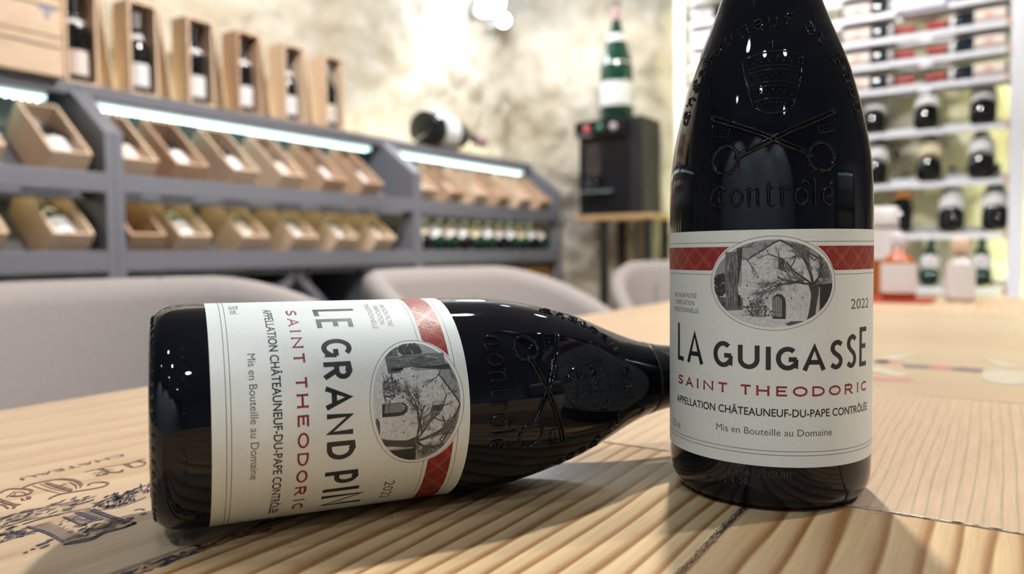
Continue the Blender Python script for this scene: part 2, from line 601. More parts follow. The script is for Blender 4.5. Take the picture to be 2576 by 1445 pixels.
def text_mesh(s, bold=0.0):
    """outline text as flat verts and faces in text space"""
    cu = bpy.data.curves.new('txt', 'FONT')
    cu.body = s
    cu.size = 1.0
    cu.resolution_u = 4
    cu.offset = bold
    ob = bpy.data.objects.new('txt', cu)
    COL.objects.link(ob)
    dg = bpy.context.evaluated_depsgraph_get()
    dg.update()
    me = ob.evaluated_get(dg).to_mesh()
    vs = [(v.co.x, v.co.y) for v in me.vertices]
    fs = [tuple(p.vertices) for p in me.polygons]
    ob.evaluated_get(dg).to_mesh_clear()
    bpy.data.objects.remove(ob)
    bpy.data.curves.remove(cu)
    return vs, fs


M_BURN = noisy('branded_brown', (0.13, 0.06, 0.045), (0.22, 0.115, 0.08), 300, 0.6, 3)
M_PURPLE = noisy('stamped_violet_black', (0.045, 0.035, 0.055), (0.10, 0.08, 0.10), 300, 0.6, 3)
LOGO = [('bp',0,[(-372.6,151.9),(-367.8,151.8),(-358.7,151.9),(-354.7,153.1),(-355.2,151.4),(-352.1,149.3),(-352.4,147.9),(-356.4,150.1),(-362.5,149.5),(-366.6,149.5)]),('b',0.9,[(-363.2,148.0),(-359.7,148.3),(-353.8,147.3)]),('b',1.3,[(-380.7,155.3),(-383.3,158.3),(-383.0,161.1),(-379.0,163.6),(-375.2,164.9),(-371.0,164.4),(-368.4,162.1),(-367.8,159.3),(-369.6,156.9),(-372.3,155.9)]),('b',0.6,[(-371.4,153.9),(-377.9,160.2)]),('b',0.6,[(-370.8,156.8),(-375.9,160.1),(-372.7,161.4),(-369.0,161.1)]),('bp',0,[(-363.3,158.2),(-364.9,159.7),(-362.6,160.5),(-360.0,159.0),(-360.1,157.4)]),('b',0.8,[(-364.3,157.0),(-360.6,156.1),(-359.6,156.7)]),('b',1.2,[(-379.9,164.3),(-382.3,169.1),(-382.4,173.2),(-381.5,177.3),(-379.7,181.7)]),('bp',0,[(-381.9,177.5),(-380.3,182.0),(-374.4,184.5),(-366.6,184.1),(-360.7,182.1),(-355.8,178.2),(-360.9,180.5),(-365.4,182.0),(-371.5,182.6),(-377.6,180.7)]),('bp',0,[(-379.8,173.4),(-378.5,175.5),(-368.3,175.4),(-357.4,175.9),(-355.0,174.0),(-356.6,173.1),(-368.9,173.0)]),('b',1.0,[(-367.7,175.1),(-368.9,177.1),(-368.8,178.8)]),('b',0.5,[(-379.4,168.7),(-367.1,168.7),(-354.9,169.6)]),('b',0.5,[(-379.8,172.0),(-367.1,171.4),(-356.9,172.2)]),('b',0.6,[(-356.8,177.0),(-362.6,179.6),(-370.2,180.6)]),('b',1.2,[(-352.5,162.9),(-354.4,166.1),(-354.9,169.6),(-352.9,175.3),(-350.2,180.9),(-349.4,185.5),(-351.7,188.9),(-355.1,189.6),(-358.0,187.9),(-359.3,185.0),(-357.5,182.6)]),('b',0.8,[(-380.9,193.3),(-380.7,198.9),(-380.5,204.7),(-378.5,211.6)]),('b',1.6,[(-379.3,199.0),(-378.7,200.9),(-370.2,199.8),(-366.1,203.0),(-368.5,205.5)]),('b',1.1,[(-369.5,192.6),(-368.5,195.4),(-368.2,197.9),(-371.2,196.9)]),('b',0.8,[(-369.8,193.1),(-375.6,199.6),(-373.6,204.0)]),('b',0.7,[(-373.5,193.2),(-375.5,196.5)]),('b',1.1,[(-377.8,211.2),(-377.2,215.7),(-378.0,219.5),(-377.7,223.2)]),('b',1.0,[(-378.5,211.6),(-369.5,210.5),(-367.4,212.5),(-367.4,215.8),(-370.5,218.9)]),('b',0.6,[(-378.2,213.5),(-368.1,210.5)]),('b',1.6,[(-378.3,218.5),(-371.2,219.3)]),('k',1.3,[(-323.7,141.1),(-309.8,141.8),(-294.2,140.7)]),('k',1.6,[(-291.6,139.2),(-289.1,143.0),(-287.6,147.9),(-290.3,153.7),(-289.2,160.2),(-290.3,166.5)]),('k',1.0,[(-292.0,140.8),(-288.8,150.9)]),('k',2.2,[(-321.8,165.6),(-308.2,165.0),(-293.4,165.1)]),('k',0.8,[(-327.7,141.2),(-328.2,147.5),(-327.4,155.5),(-325.7,161.5),(-323.6,166.2)]),('kp',0,[(-324.1,159.2),(-323.3,161.3),(-308.9,161.9),(-308.0,159.0)]),('k',1.0,[(-322.8,154.5),(-307.2,153.7)]),('k',0.8,[(-307.2,153.7),(-306.1,162.0)]),('k',0.7,[(-341.5,138.9),(-343.7,145.6),(-342.2,150.9),(-341.1,159.6),(-337.9,171.1)]),('k',0.6,[(-331.1,134.6),(-331.5,146.1),(-326.4,155.0)]),('k',1.0,[(-324.2,167.5),(-329.0,174.1),(-330.3,180.6),(-328.3,184.4)]),('k',0.6,[(-319.9,165.6),(-314.9,172.0),(-315.1,178.9),(-317.3,187.3)]),('k',0.6,[(-313.9,127.4),(-314.5,134.3),(-313.4,140.1)]),('k',0.8,[(-304.7,174.3),(-304.3,176.7),(-301.7,177.2)]),('k',1.2,[(-295.6,127.3),(-295.1,128.6)]),('k',1.2,[(-296.6,130.3),(-296.2,131.7)]),('k',1.6,[(-298.7,133.1),(-299.2,136.8),(-300.6,138.6),(-299.9,139.9)]),('k',1.2,[(-295.1,132.8),(-295.7,136.3)]),('k',1.4,[(-297.9,167.0),(-296.1,169.2)]),('k',1.2,[(-297.4,172.7),(-297.0,175.1)]),('k',0.9,[(-289.5,161.9),(-289.4,166.0),(-292.3,165.8)])]
zi = TT + 0.00028
mbB, mbK = MB(), MB()
for col, w, pts in LOGO:
    pts = [(p[0] / 1000, p[1] / 1000) for p in pts]
    tgt = mbB if col[0] == 'b' else mbK
    if len(col) == 2:
        n = len(pts)
        tgt.add([(p[0], p[1], zi) for p in pts], [tuple(range(n))])
    else:
        ribbon2d(smooth_line(pts), w / 1000, tgt, zi + 0.00002)
rs = random.Random(4)


def dash(x0, x1, y0, y1, n, ln, w, slope=0.0):
    for _ in range(n):
        x = rs.uniform(x0, x1)
        y = rs.uniform(y0, y1)
        l = ln * rs.uniform(0.4, 1.2)
        a = rs.gauss(PI / 2 + slope, 0.35)
        dx, dy = l * math.cos(a), l * math.sin(a)
        ribbon2d(smooth_line([(x, y), (x + dx * 0.5 + rs.gauss(0, 0.0004), y + dy * 0.5), (x + dx, y + dy)], 3), w * rs.uniform(0.5, 1.3), mbK, zi + 0.00004, True)


dash(-0.328, -0.316, 0.168, 0.182, 55, 0.004, 0.0009, 0.5)
dash(-0.334, -0.322, 0.176, 0.198, 60, 0.005, 0.0008, 0.3)
dash(-0.328, -0.314, 0.120, 0.138, 60, 0.004, 0.0010)
dash(-0.345, -0.330, 0.128, 0.172, 75, 0.005, 0.0007)
dash(-0.318, -0.296, 0.146, 0.158, 34, 0.004, 0.0006)
dash(-0.300, -0.291, 0.146, 0.164, 26, 0.004, 0.0008)
for i in range(22):                      # hatching on the tower
    x = -0.322 + i * 0.0013
    l = 0.0075 - 0.0018 * abs(math.sin(i * 1.7))
    ribbon2d([(x, 0.1418), (x + 0.0008, 0.1418 + l)], 0.00045, mbK, zi + 0.00002)
for i in range(20):
    x = -0.322 + i * 0.0014
    ribbon2d([(x, 0.1645), (x + 0.0004, 0.1605 + 0.001 * math.sin(i))], 0.00045, mbK, zi + 0.00002)
for i in range(9):
    x = -0.321 + i * 0.0015
    ribbon2d([(x, 0.1548), (x + 0.0002, 0.1585)], 0.0004, mbK, zi + 0.00002)
# small capitals, upside down for the viewer, reading back along the board
vs, fs = text_mesh('CHATEAU')
tw = max(v[0] for v in vs)
th = max(v[1] for v in vs)
mbB.add([(-0.3985 + v[1] / th * 0.0052, 0.2225 - v[0] / tw * 0.052, zi) for v in vs], fs)
for o in ((mbB.build('brand_print', M_BURN, lid_print)), (mbK.build('engraving_print', M_PURPLE, lid_print))):
    tag(o, kind='stuff')
# worn, ink-stained edge along the printed lid
mbE = MB()
for _ in range(260):
    y = rs.uniform(0.02, 0.36)
    x = -0.2475 + abs(rs.gauss(0, 0.0035))
    l = rs.uniform(0.001, 0.006)
    ribbon2d([(x, y), (x + rs.gauss(0, 0.0004), y + l * 0.5), (x + rs.gauss(0, 0.0006), y + l)], rs.uniform(0.0004, 0.0016), mbE, zi, True)
tag(mbE.build('edge_stain', M_PURPLE, panels[3]), kind='stuff')
# grey dust worked into the two seams in front
M_DUST = noisy('seam_dust', (0.20, 0.16, 0.125), (0.34, 0.30, 0.255), 500, 1.0, 3, spec=0.0)
mbS, mbT = MB(), MB()
for _ in range(170):
    l = rs.uniform(0.001, 0.007)
    y = rs.uniform(0.10, 0.33)
    x = -0.088 + rs.gauss(0.0, 0.0010)
    ribbon2d([(x, y), (x + rs.gauss(0, 0.0003), y + l * 0.5), (x + rs.gauss(0, 0.0003), y + l)], rs.uniform(0.0002, 0.0006), mbS, zi - 0.0002, True)
    x = rs.uniform(-0.09, 0.26)
    y = 0.336 + rs.gauss(0, 0.0012)
    ribbon2d([(x, y), (x + l * 0.5, y + rs.gauss(0, 0.0003)), (x + l, y + rs.gauss(0, 0.0003))], rs.uniform(0.0003, 0.0010), mbT, zi - 0.0002, True)
tag(mbS.build('seam_dust', M_DUST, panels[4]), kind='stuff')
tag(mbT.build('seam_dust', M_DUST, panels[6]), kind='stuff')
# emblem printed on the lid beyond the tall bottle
M_EG = mat('emblem_grey', (0.42, 0.365, 0.27), 0.6)
M_ER = mat('emblem_red', (0.44, 0.17, 0.15), 0.6)
mbG, mbR, mbD = MB(), MB(), MB()
ribbon2d(smooth_line([(-0.100, 0.765), (-0.091, 0.800), (-0.080, 0.842), (-0.068, 0.858)]), 0.014, mbG, zi)
ribbon2d(smooth_line([(-0.094, 0.742), (-0.086, 0.728), (-0.074, 0.716), (-0.066, 0.708)]), 0.018, mbG, zi)
ribbon2d(smooth_line([(-0.008, 0.85), (0.004, 0.825), (0.012, 0.80)]), 0.014, mbG, zi)
n = 24
mbG.add([(0.006 + 0.017 * math.cos(2 * PI * i / n), 0.742 + 0.043 * math.sin(2 * PI * i / n), zi) for i in range(n)], [tuple(range(n))])
ribbon2d([(0.030, 0.70), (0.034, 0.76), (0.030, 0.82)], 0.008, mbG, zi)
ribbon2d([(-0.098, 0.788), (-0.088, 0.786), (-0.080, 0.796)], 0.020, mbR, zi)
ribbon2d([(-0.088, 0.684), (-0.075, 0.682), (-0.058, 0.690)], 0.014, mbR, zi)
ribbon2d([(-0.072, 0.768), (-0.044, 0.774)], 0.026, mbD, zi)
ribbon2d([(-0.030, 0.772), (-0.010, 0.770)], 0.026, mbD, zi)
ribbon2d([(-0.050, 0.775), (-0.034, 0.771)], 0.026, mbR, zi + 0.00003)
ribbon2d([(-0.034, 0.771), (-0.022, 0.770)], 0.016, mbD, zi + 0.00003)
tag(mbG.build('emblem_print', M_EG, lid_emblem), kind='stuff')
tag(mbR.build('emblem_red_print', M_ER, lid_emblem), kind='stuff')
tag(mbD.build('emblem_dark_print', mat('emblem_dark', (0.17, 0.13, 0.12), 0.6), lid_emblem), kind='stuff')

# ------------------------------------------------------------------ the two wine bottles
RB = 43.5                                             # body radius, mm
PROFILE = [(8.0, 0.0), (7.4, 12), (4.0, 24), (0.5, 30), (-0.9, 32.5), (-1.1, 34.2), (-0.5, 37.0), (1.0, 39.6), (3.4, 41.6), (7.0, 43.0), (14, 43.5), (40, 43.5), (80, 43.5),
           (115, 43.5), (130, 43.35), (141.3, 42.85), (152.4, 41.4), (163.6, 39.2), (174.7, 36.6), (185.7, 33.5), (196.8, 29.3), (207.8, 24.9), (218.8, 21.0),
           (229, 18.0), (239, 16.2), (250, 15.2), (262, 14.7), (274, 14.5), (282, 14.4), (283, 15.4), (288, 15.4), (289, 14.4), (296, 14.4), (297.5, 13.6), (298, 0.0)]
OUT = [p for p in PROFILE if p[0] >= 14 or p in PROFILE[5:11]]


def rad(h):
    """outer radius (mm) at height h (mm), smooth in the shoulder"""
    P = OUT
    for i in range(len(P) - 1):
        if P[i][0] <= h <= P[i + 1][0]:
            p0 = P[max(i - 1, 0)]
            p1, p2 = P[i], P[i + 1]
            p3 = P[min(i + 2, len(P) - 1)]
            t = (h - p1[0]) / ((p2[0] - p1[0]) or 1e-9)
            m1 = (p2[1] - p0[1]) / ((p2[0] - p0[0]) or 1e-9) * (p2[0] - p1[0])
            m2 = (p3[1] - p1[1]) / ((p3[0] - p1[0]) or 1e-9) * (p2[0] - p1[0])
            return (2 * t ** 3 - 3 * t ** 2 + 1) * p1[1] + (t ** 3 - 2 * t ** 2 + t) * m1 + (-2 * t ** 3 + 3 * t ** 2) * p2[1] + (t ** 3 - t ** 2) * m2
    return P[-1][1]


def glass_body():
    prof = [(h / 1000, r / 1000) for h, r in PROFILE[:6]]
    hs = [-1.0, -0.8, -0.5, 0, 0.5, 1.0, 1.7, 2.4, 3.4, 4.6, 5.8, 7.0, 9, 11.5, 14, 20, 40, 60, 80, 100, 115, 122]
    h = 126
    while h < 281:
        hs.append(h)
        h += 3.0
    prof += [(x / 1000, rad(x) / 1000) for x in hs]
    prof += [(p[0] / 1000, p[1] / 1000) for p in PROFILE if p[0] >= 282]
    return MB().lathe(prof, 128)


def on_surf(th, h, lift=0.0):
    """point and frame on the bottle: th in radians from the label centre, h and lift in mm"""
    r = rad(h)
    dr = (rad(h + 0.5) - rad(h - 0.5))
    c, s = math.cos(th), math.sin(th)
    nrm = Vector((c, s, -dr)).normalized()
    return Vector((r * c, r * s, h)) + nrm * lift, nrm


def bead(mb, pts, w, e):
    """raised glass bead of width w and height e (mm) along (degrees, mm) points on the bottle"""
    dense = []
    for a, b_ in zip(pts[:-1], pts[1:]):
        r = rad((a[1] + b_[1]) / 2)
        d = math.hypot(math.radians(b_[0] - a[0]) * r, b_[1] - a[1])
        k = max(1, int(d / 0.7))
        dense += [(a[0] + (b_[0] - a[0]) * j / k, a[1] + (b_[1] - a[1]) * j / k) for j in range(k)]
    dense.append(pts[-1])
    fr = [on_surf(math.radians(p[0]), p[1]) for p in dense]
    prof = [(-0.5, -0.25), (-0.42, 0.35), (-0.22, 0.85), (0, 1.0), (0.22, 0.85), (0.42, 0.35), (0.5, -0.25)]
    vs, fs = [], []
    n = len(fr)
    m_ = len(prof)
    for i, (p, nr) in enumerate(fr):
        t = (fr[min(i + 1, n - 1)][0] - fr[max(i - 1, 0)][0])
        if t.length < 1e-6:
            t = Vector((0, 0, 1))
        t.normalize()
        x = nr.cross(t).normalized()
        k = 1.0 if 0 < i < n - 1 else 0.45
        lump = 1.0 + 0.45 * noise.noise(p * 0.55) + 0.50 * noise.noise(p * 1.1)
        for (u, q) in prof:
            vs.append((p + x * (u * w * k) + nr * (q * e * k * lump)) * 0.001)
    for i in range(n - 1):
        for j in range(m_ - 1):
            fs.append((i * m_ + j, (i + 1) * m_ + j, (i + 1) * m_ + j + 1, i * m_ + j + 1))
    mb.add(vs, fs, True)
    for i in (0, n - 1):
        fs = [tuple(range(i * m_, i * m_ + m_))]
        mb.add(vs[i * m_:i * m_ + m_], [tuple(range(m_))] if i else [tuple(range(m_ - 1, -1, -1))], True)


def knob(mb, th, h, r, e):
    """small round bump"""
    c, nr = on_surf(math.radians(th), h)
    t = Vector((-math.sin(math.radians(th)), math.cos(math.radians(th)), 0))
    b_ = nr.cross(t)
    vs = [(c + nr * e) * 0.001]
    fs = []
    k = 8
    for ring, (rr, ee) in enumerate(((0.6, 0.75), (1.0, -0.1))):
        for i in range(k):
            a = 2 * PI * i / k
            vs.append((c + (t * math.cos(a) + b_ * math.sin(a)) * (r * rr) + nr * (e * ee)) * 0.001)
    for i in range(k):
        j = (i + 1) % k
        fs.append((0, 1 + i, 1 + j))
        fs.append((1 + i, 1 + k + i, 1 + k + j, 1 + j))
    mb.add(vs, fs, True)


# single-line letters for the moulded glass lettering (unit box, x width in glyph units)
GOTH = {
    'C': (0.9, [[(0.85, 0.95), (0.55, 1.18), (0.2, 1.0), (0.02, 0.6), (0.1, 0.2), (0.45, 0.0), (0.85, 0.2)], [(0.5, 0.95), (0.5, 0.25)]]),
    'P': (0.9, [[(0.2, 1.2), (0.2, -0.25)], [(0.0, 1.05), (0.25, 1.25), (0.7, 1.2), (0.85, 0.85), (0.6, 0.5), (0.2, 0.5)], [(-0.1, -0.25), (0.35, -0.2)]]),
    'o': (0.7, [[(0.35, 1.0), (0.08, 0.72), (0.08, 0.28), (0.35, 0.0), (0.62, 0.28), (0.62, 0.72), (0.35, 1.0)]]),
    'n': (0.75, [[(0.0, 0.9), (0.15, 1.0), (0.15, 0.1), (0.25, 0.0)], [(0.15, 0.8), (0.4, 1.0), (0.58, 0.85), (0.58, 0.12), (0.7, 0.0)]]),
    'u': (0.75, [[(0.0, 0.9), (0.13, 1.0), (0.13, 0.2), (0.32, 0.0), (0.55, 0.18)], [(0.55, 1.0), (0.55, 0.1), (0.68, 0.0)]]),
    't': (0.55, [[(0.22, 1.35), (0.22, 0.15), (0.4, 0.0), (0.52, 0.1)], [(0.02, 0.95), (0.5, 0.98)]]),
    'r': (0.6, [[(0.02, 0.9), (0.15, 1.0), (0.15, 0.08), (0.28, 0.0)], [(0.15, 0.8), (0.38, 1.0), (0.55, 0.85)]]),
    'l': (0.4, [[(0.1, 1.35), (0.18, 1.45), (0.18, 0.1), (0.34, 0.0)]]),
    'e': (0.65, [[(0.1, 0.45), (0.56, 0.62), (0.5, 0.9), (0.32, 1.0), (0.08, 0.75), (0.08, 0.25), (0.32, 0.0), (0.58, 0.15)]]),
    'a': (0.7, [[(0.1, 0.9), (0.35, 1.0), (0.52, 0.85), (0.52, 0.1), (0.66, 0.0)], [(0.52, 0.55), (0.2, 0.5), (0.08, 0.25), (0.25, 0.0), (0.52, 0.2)]]),
    'h': (0.75, [[(0.05, 1.35), (0.15, 1.45), (0.15, 0.0)], [(0.15, 0.75), (0.42, 1.0), (0.58, 0.8), (0.58, 0.1), (0.45, -0.2)]]),
    'f': (0.5, [[(0.5, 1.3), (0.32, 1.42), (0.2, 1.2), (0.2, -0.15)], [(0.02, 0.95), (0.45, 0.97)]]),
    'd': (0.7, [[(0.15, 1.4), (0.58, 0.75), (0.58, 0.25), (0.33, 0.0), (0.08, 0.3), (0.08, 0.7), (0.33, 0.95), (0.55, 0.8)]]),
    'p': (0.7, [[(0.02, 0.92), (0.14, 1.0), (0.14, -0.4)], [(0.14, 0.85), (0.42, 1.0), (0.6, 0.7), (0.58, 0.25), (0.35, 0.0), (0.14, 0.15)]]),
    '^': (0.0, [[(-0.55, 1.12), (-0.35, 1.38), (-0.12, 1.12)]]),
    "'": (0.0, [[(-0.42, 1.12), (-0.18, 1.4)]]),
    ' ': (0.45, []),
}


def goth_len(s):
    return sum(GOTH[c][0] + (0.16 if GOTH[c][0] else 0) for c in s)


def crest(parent):
    """the moulded crest: arched lettering, tiara, crossed keys, lower word"""
    let = MB()
    # lower word, straight round the body
    s = 'Contro^le\''
    x = 0.0
    tot = goth_len(s)
    for c in s:
        w, strokes = GOTH[c]
        for st in smooth_set(strokes):
            bead(let, [(-33.5 + (x + p[0]) / tot * 67.0, 124.2 + p[1] * 7.0) for p in st], 1.35, 0.85)
        x += w + (0.16 if w else 0)
    tag(let.build('moulded_word', M_GLASS, parent), kind='stuff')
    let = MB()
    # arch
    arch = [(-60.5, 162), (-60.5, 167.5), (-58, 174), (-53.5, 181), (-47, 187), (-38, 191.7), (-27, 195.2), (-14, 197.5), (0, 198.4), (14, 198), (27, 195.4), (38, 190.7), (46, 184.5), (52, 177.5), (55.5, 170), (56.5, 162)]
    arch = smooth_line(arch, 8)
    cum = [0.0]
    for a, b_ in zip(arch[:-1], arch[1:]):
        cum.append(cum[-1] + math.hypot(math.radians(b_[0] - a[0]) * rad((a[1] + b_[1]) / 2), b_[1] - a[1]))

    def at(sv):
        for i in range(len(cum) - 1):
            if sv <= cum[i + 1] or i == len(cum) - 2:
                t = (sv - cum[i]) / (cum[i + 1] - cum[i])
                a, b_ = arch[i], arch[i + 1]
                r = rad((a[1] + b_[1]) / 2)
                dx, dy = math.radians(b_[0] - a[0]) * r, b_[1] - a[1]
                l = math.hypot(dx, dy)
                return (a[0] + (b_[0] - a[0]) * t, a[1] + (b_[1] - a[1]) * t), (-dy / l, dx / l)
    s = 'Cha^teauneuf du Pape'
    tot = goth_len(s)
    x = 0.0
    for c in s:
        w, strokes = GOTH[c]
        for st in smooth_set(strokes):
            pts = []
            for p in st:
                (t0, h0), nv = at((x + p[0]) / tot * cum[-1])
                q = p[1] * 4.3
                pts.append((t0 + math.degrees(nv[0] * q / rad(h0)), h0 + nv[1] * q))
            bead(let, pts, 1.15, 0.75)
        x += w + (0.16 if w else 0)
    tag(let.build('moulded_arch_lettering', M_GLASS, parent), kind='stuff')
    # tiara
    ti = MB()
    bead(ti, [(-10.8, 163.7), (-13.2, 168), (-16.5, 175), (-20.5, 184.6)], 1.1, 0.7)
    bead(ti, [(11.2, 163.9), (13.6, 168), (16.9, 175), (20.3, 185.4)], 1.1, 0.7)
    bead(ti, smooth_line([(-20.5, 184.6), (-10, 186.6), (0, 187.3), (10, 187.0), (20.3, 185.4)], 4), 0.8, 0.45)
    bead(ti, smooth_line([(-10.8, 163.7), (-5, 161.8), (0, 161.4), (6, 161.9), (11.2, 163.9)], 4), 1.0, 0.5)
    bead(ti, [(0, 187.3), (0, 193.5)], 0.8, 0.45)
    bead(ti, [(-3.4, 191.2), (3.4, 191.2)], 0.8, 0.45)
    for k, h in enumerate((166.2, 171.5, 173.2, 178.4, 180.2)):
        w = 10.8 + (h - 163.7) / 21 * 9.6 - 1.2
        bead(ti, smooth_line([(-w, h), (-w / 2, h + 0.9), (0, h + 1.2), (w / 2, h + 0.9), (w, h)], 4), 0.6, 0.32)
    for h, n in ((164.6, 9), (168.6, 6), (170.0, 7), (175.2, 7), (176.7, 8), (182.2, 8), (183.8, 6)):
        w = 10.8 + (h - 163.7) / 21 * 9.6 - 2.2
        for i in range(n):
            knob(ti, -w + 2 * w * i / (n - 1), h + 1.2 * (1 - (2 * i / (n - 1) - 1) ** 2), 0.7, 0.7)
    tag(ti.build('moulded_tiara', M_GLASS, parent), kind='stuff')
    # crossed keys
    ke = MB()
    for sg in (-1, 1):
        sh0, sh1 = (sg * 36.5, 162.0), (-sg * 19.5, 144.0)
        for d in (-0.85, 0.85):
            bead(ke, [(sh0[0], sh0[1] + d), (sg * 10, 154.2 + d * 0.9), (sh1[0], sh1[1] + d)], 1.35, 0.85)
        knob(ke, sh0[0], sh0[1], 1.3, 0.7)
        bead(ke, [(-sg * 14, 146.0), (-sg * 20.5, 143.6)], 3.0, 0.75)
        # bow: scalloped ring
        c0, h0 = -sg * 25.5, 143.3
        ring = [(c0 + 7.3 * math.cos(2 * PI * i / 24), h0 + 5.6 * math.sin(2 * PI * i / 24)) for i in range(25)]
        bead(ke, ring, 1.6, 0.9)
        for i in range(12):
            a = 2 * PI * i / 12
            knob(ke, c0 + 7.6 * math.cos(a), h0 + 5.9 * math.sin(a), 0.95, 0.9)
        # bit
        q = [(sg * 35.8, 159.0), (sg * 35.0, 154.2), (sg * 25.0, 152.6), (sg * 24.2, 156.2)]
        bead(ke, [q[0], q[1]], 0.8, 0.45)
        bead(ke, [q[1], q[2]], 0.8, 0.45)
        bead(ke, [q[2], q[3]], 0.8, 0.45)
        for u in (0.2, 0.5, 0.8):
            for v in (0.25, 0.7):
                tt = q[1][0] + (q[2][0] - q[1][0]) * u
                hh = q[1][1] + (q[2][1] - q[1][1]) * u + v * 4.0
                bead(ke, [(tt - 1.0, hh), (tt + 1.0, hh)], 0.9, 0.5)
    tag(ke.build('moulded_keys', M_GLASS, parent), kind='stuff')
    # dots and stipple at the heel
    dt = MB()
    for th in (-35, -29.8, -24.5, -19.2, -3.3, 12.8, 18.3, 24.1, 29.6):
        knob(dt, th, 10.1, 0.75, 0.8)
    for i in range(52):
        knob(dt, i * 360 / 52, 0.2, 1.3, 0.45)
    tag(dt.build('heel_dots', M_GLASS, parent), kind='stuff')


def smooth_set(strokes):
    return [smooth_line(st, 3) if len(st) > 2 else st for st in strokes]


# ---- flat printing wrapped on the label: u = mm round the body from the label centre, v = height in mm
class Print:
    def __init__(self):
        self.bm = bmesh.new()
        self.col = self.bm.loops.layers.float_color.new('shade')

    def poly(self, pts, layer=1, shade=0.0):
        vs = [self.bm.verts.new((p[0], p[1], layer)) for p in pts]
        try:
            f = self.bm.faces.new(vs)
        except ValueError:
            return
        for l in f.loops:
            l[self.col] = (shade, shade, shade, 1)

    def raw(self, vs, fs, layer=1, shade=0.0):
        bv = [self.bm.verts.new((p[0], p[1], layer)) for p in vs]
        for f in fs:
            try:
                g = self.bm.faces.new([bv[i] for i in f])
                for l in g.loops:
                    l[self.col] = (shade, shade, shade, 1)
            except ValueError:
                pass

    def line(self, pts, w, layer=1, shade=0.0, taper=False):
        mb = MB()
        ribbon2d(pts, w, mb, 0, taper)
        self.raw([(v[0], v[1]) for v in mb.v], mb.f, layer, shade)

    def text(self, s, x0, x1, y0, cap, layer=1, shade=0.0, bold=0.0):
        """text fitted between x0 and x1 on baseline y0, capital height cap"""
        vs, fs = text_mesh(s, bold)
        a, b_ = min(v[0] for v in vs), max(v[0] for v in vs)
        hv, _ = text_mesh('H')
        ch = max(v[1] for v in hv)
        self.raw([(x0 + (v[0] - a) / (b_ - a) * (x1 - x0), y0 + v[1] / ch * cap) for v in vs], fs, layer, shade)

    def build(self, name, m, parent, step=1.2):
        bm = self.bm
        us = [v.co.x for v in bm.verts]
        lo, hi = min(us), max(us)
        if step:
            u = math.floor(lo / step) * step
            while u < hi:
                if lo < u:
                    near = [f for f in bm.faces if min(v.co.x for v in f.verts) < u - 1e-6 and max(v.co.x for v in f.verts) > u + 1e-6]
                    if near:
                        g = set(near)
                        for f in near:
                            g.update(f.edges)
                            g.update(f.verts)
                        bmesh.ops.bisect_plane(bm, geom=list(g), plane_co=(u, 0, 0), plane_no=(1, 0, 0), dist=1e-7)
                u += step
        for v in bm.verts:
            r = (RB + 0.10 + 0.022 * v.co.z) / 1000
            a = v.co.x / RB
            v.co = Vector((r * math.cos(a), r * math.sin(a), v.co.y / 1000))
        bm.normal_update()
        for f in bm.faces:
            c = f.calc_center_median()
            if f.normal.x * c.x + f.normal.y * c.y < 0:
                f.normal_flip()
        me = bpy.data.meshes.new(name)
        bm.to_mesh(me)
        bm.free()
        return link_obj(name, me, m, parent)


# letter skeletons for the label titles (unit box)
def arc(cx, cy, rx, ry, a0, a1, n=14):
    return [(cx + rx * math.cos(math.radians(a0 + (a1 - a0) * i / n)), cy + ry * math.sin(math.radians(a0 + (a1 - a0) * i / n))) for i in range(n + 1)]


GLY = {
    'L': [[(0, 1), (0, 0), (1, 0)]],
    'A': [[(0, 0), (0.5, 1), (1, 0)], [(0.19, 0.27), (0.81, 0.27)]],
    'G': [arc(0.52, 0.5, 0.52, 0.5, 48, 318, 22) + [(1.0, 0.12), (1.0, 0.45)], [(0.58, 0.45), (1.05, 0.45)]],
    'U': [[(0, 1)] + [(0, 0.42)] + arc(0.5, 0.4, 0.5, 0.4, 180, 360, 14) + [(1, 0.42), (1, 1)]],
    'I': [[(0.5, 1), (0.5, 0)]],
    'S': [smooth_line([(0.98, 0.9), (0.62, 1.0), (0.22, 0.92), (0.1, 0.72), (0.34, 0.56), (0.72, 0.43), (0.92, 0.26), (0.78, 0.07), (0.4, 0.0), (0.0, 0.1)], 4)],
    'E': [[(1, 1), (0, 1), (0, 0), (1, 0)], [(0, 0.52), (0.85, 0.52)]],
    'R': [[(0, 0), (0, 1), (0.55, 1)] + arc(0.55, 0.73, 0.4, 0.27, 90, -90, 10) + [(0, 0.46)], [(0.45, 0.46), (1, 0)]],
    'P': [[(0, 0), (0, 1), (0.5, 1)] + arc(0.5, 0.67, 0.5, 0.33, 90, -90, 12) + [(0, 0.34)]],
    'N': [[(0, 0), (0, 1), (1, 0), (1, 1)]],
    'D': [[(0, 0), (0, 1), (0.35, 1)] + arc(0.35, 0.5, 0.65, 0.5, 90, -90, 16) + [(0, 0)]],
    'T': [[(0, 1), (1, 1)], [(0.5, 1), (0.5, 0)]],
    'H': [[(0, 0), (0, 1)], [(1, 0), (1, 1)], [(0, 0.5), (1, 0.5)]],
    'O': [arc(0.5, 0.5, 0.5, 0.5, 90, 450, 28)],
    'C': [arc(0.55, 0.5, 0.55, 0.5, 42, 318, 20)],
}


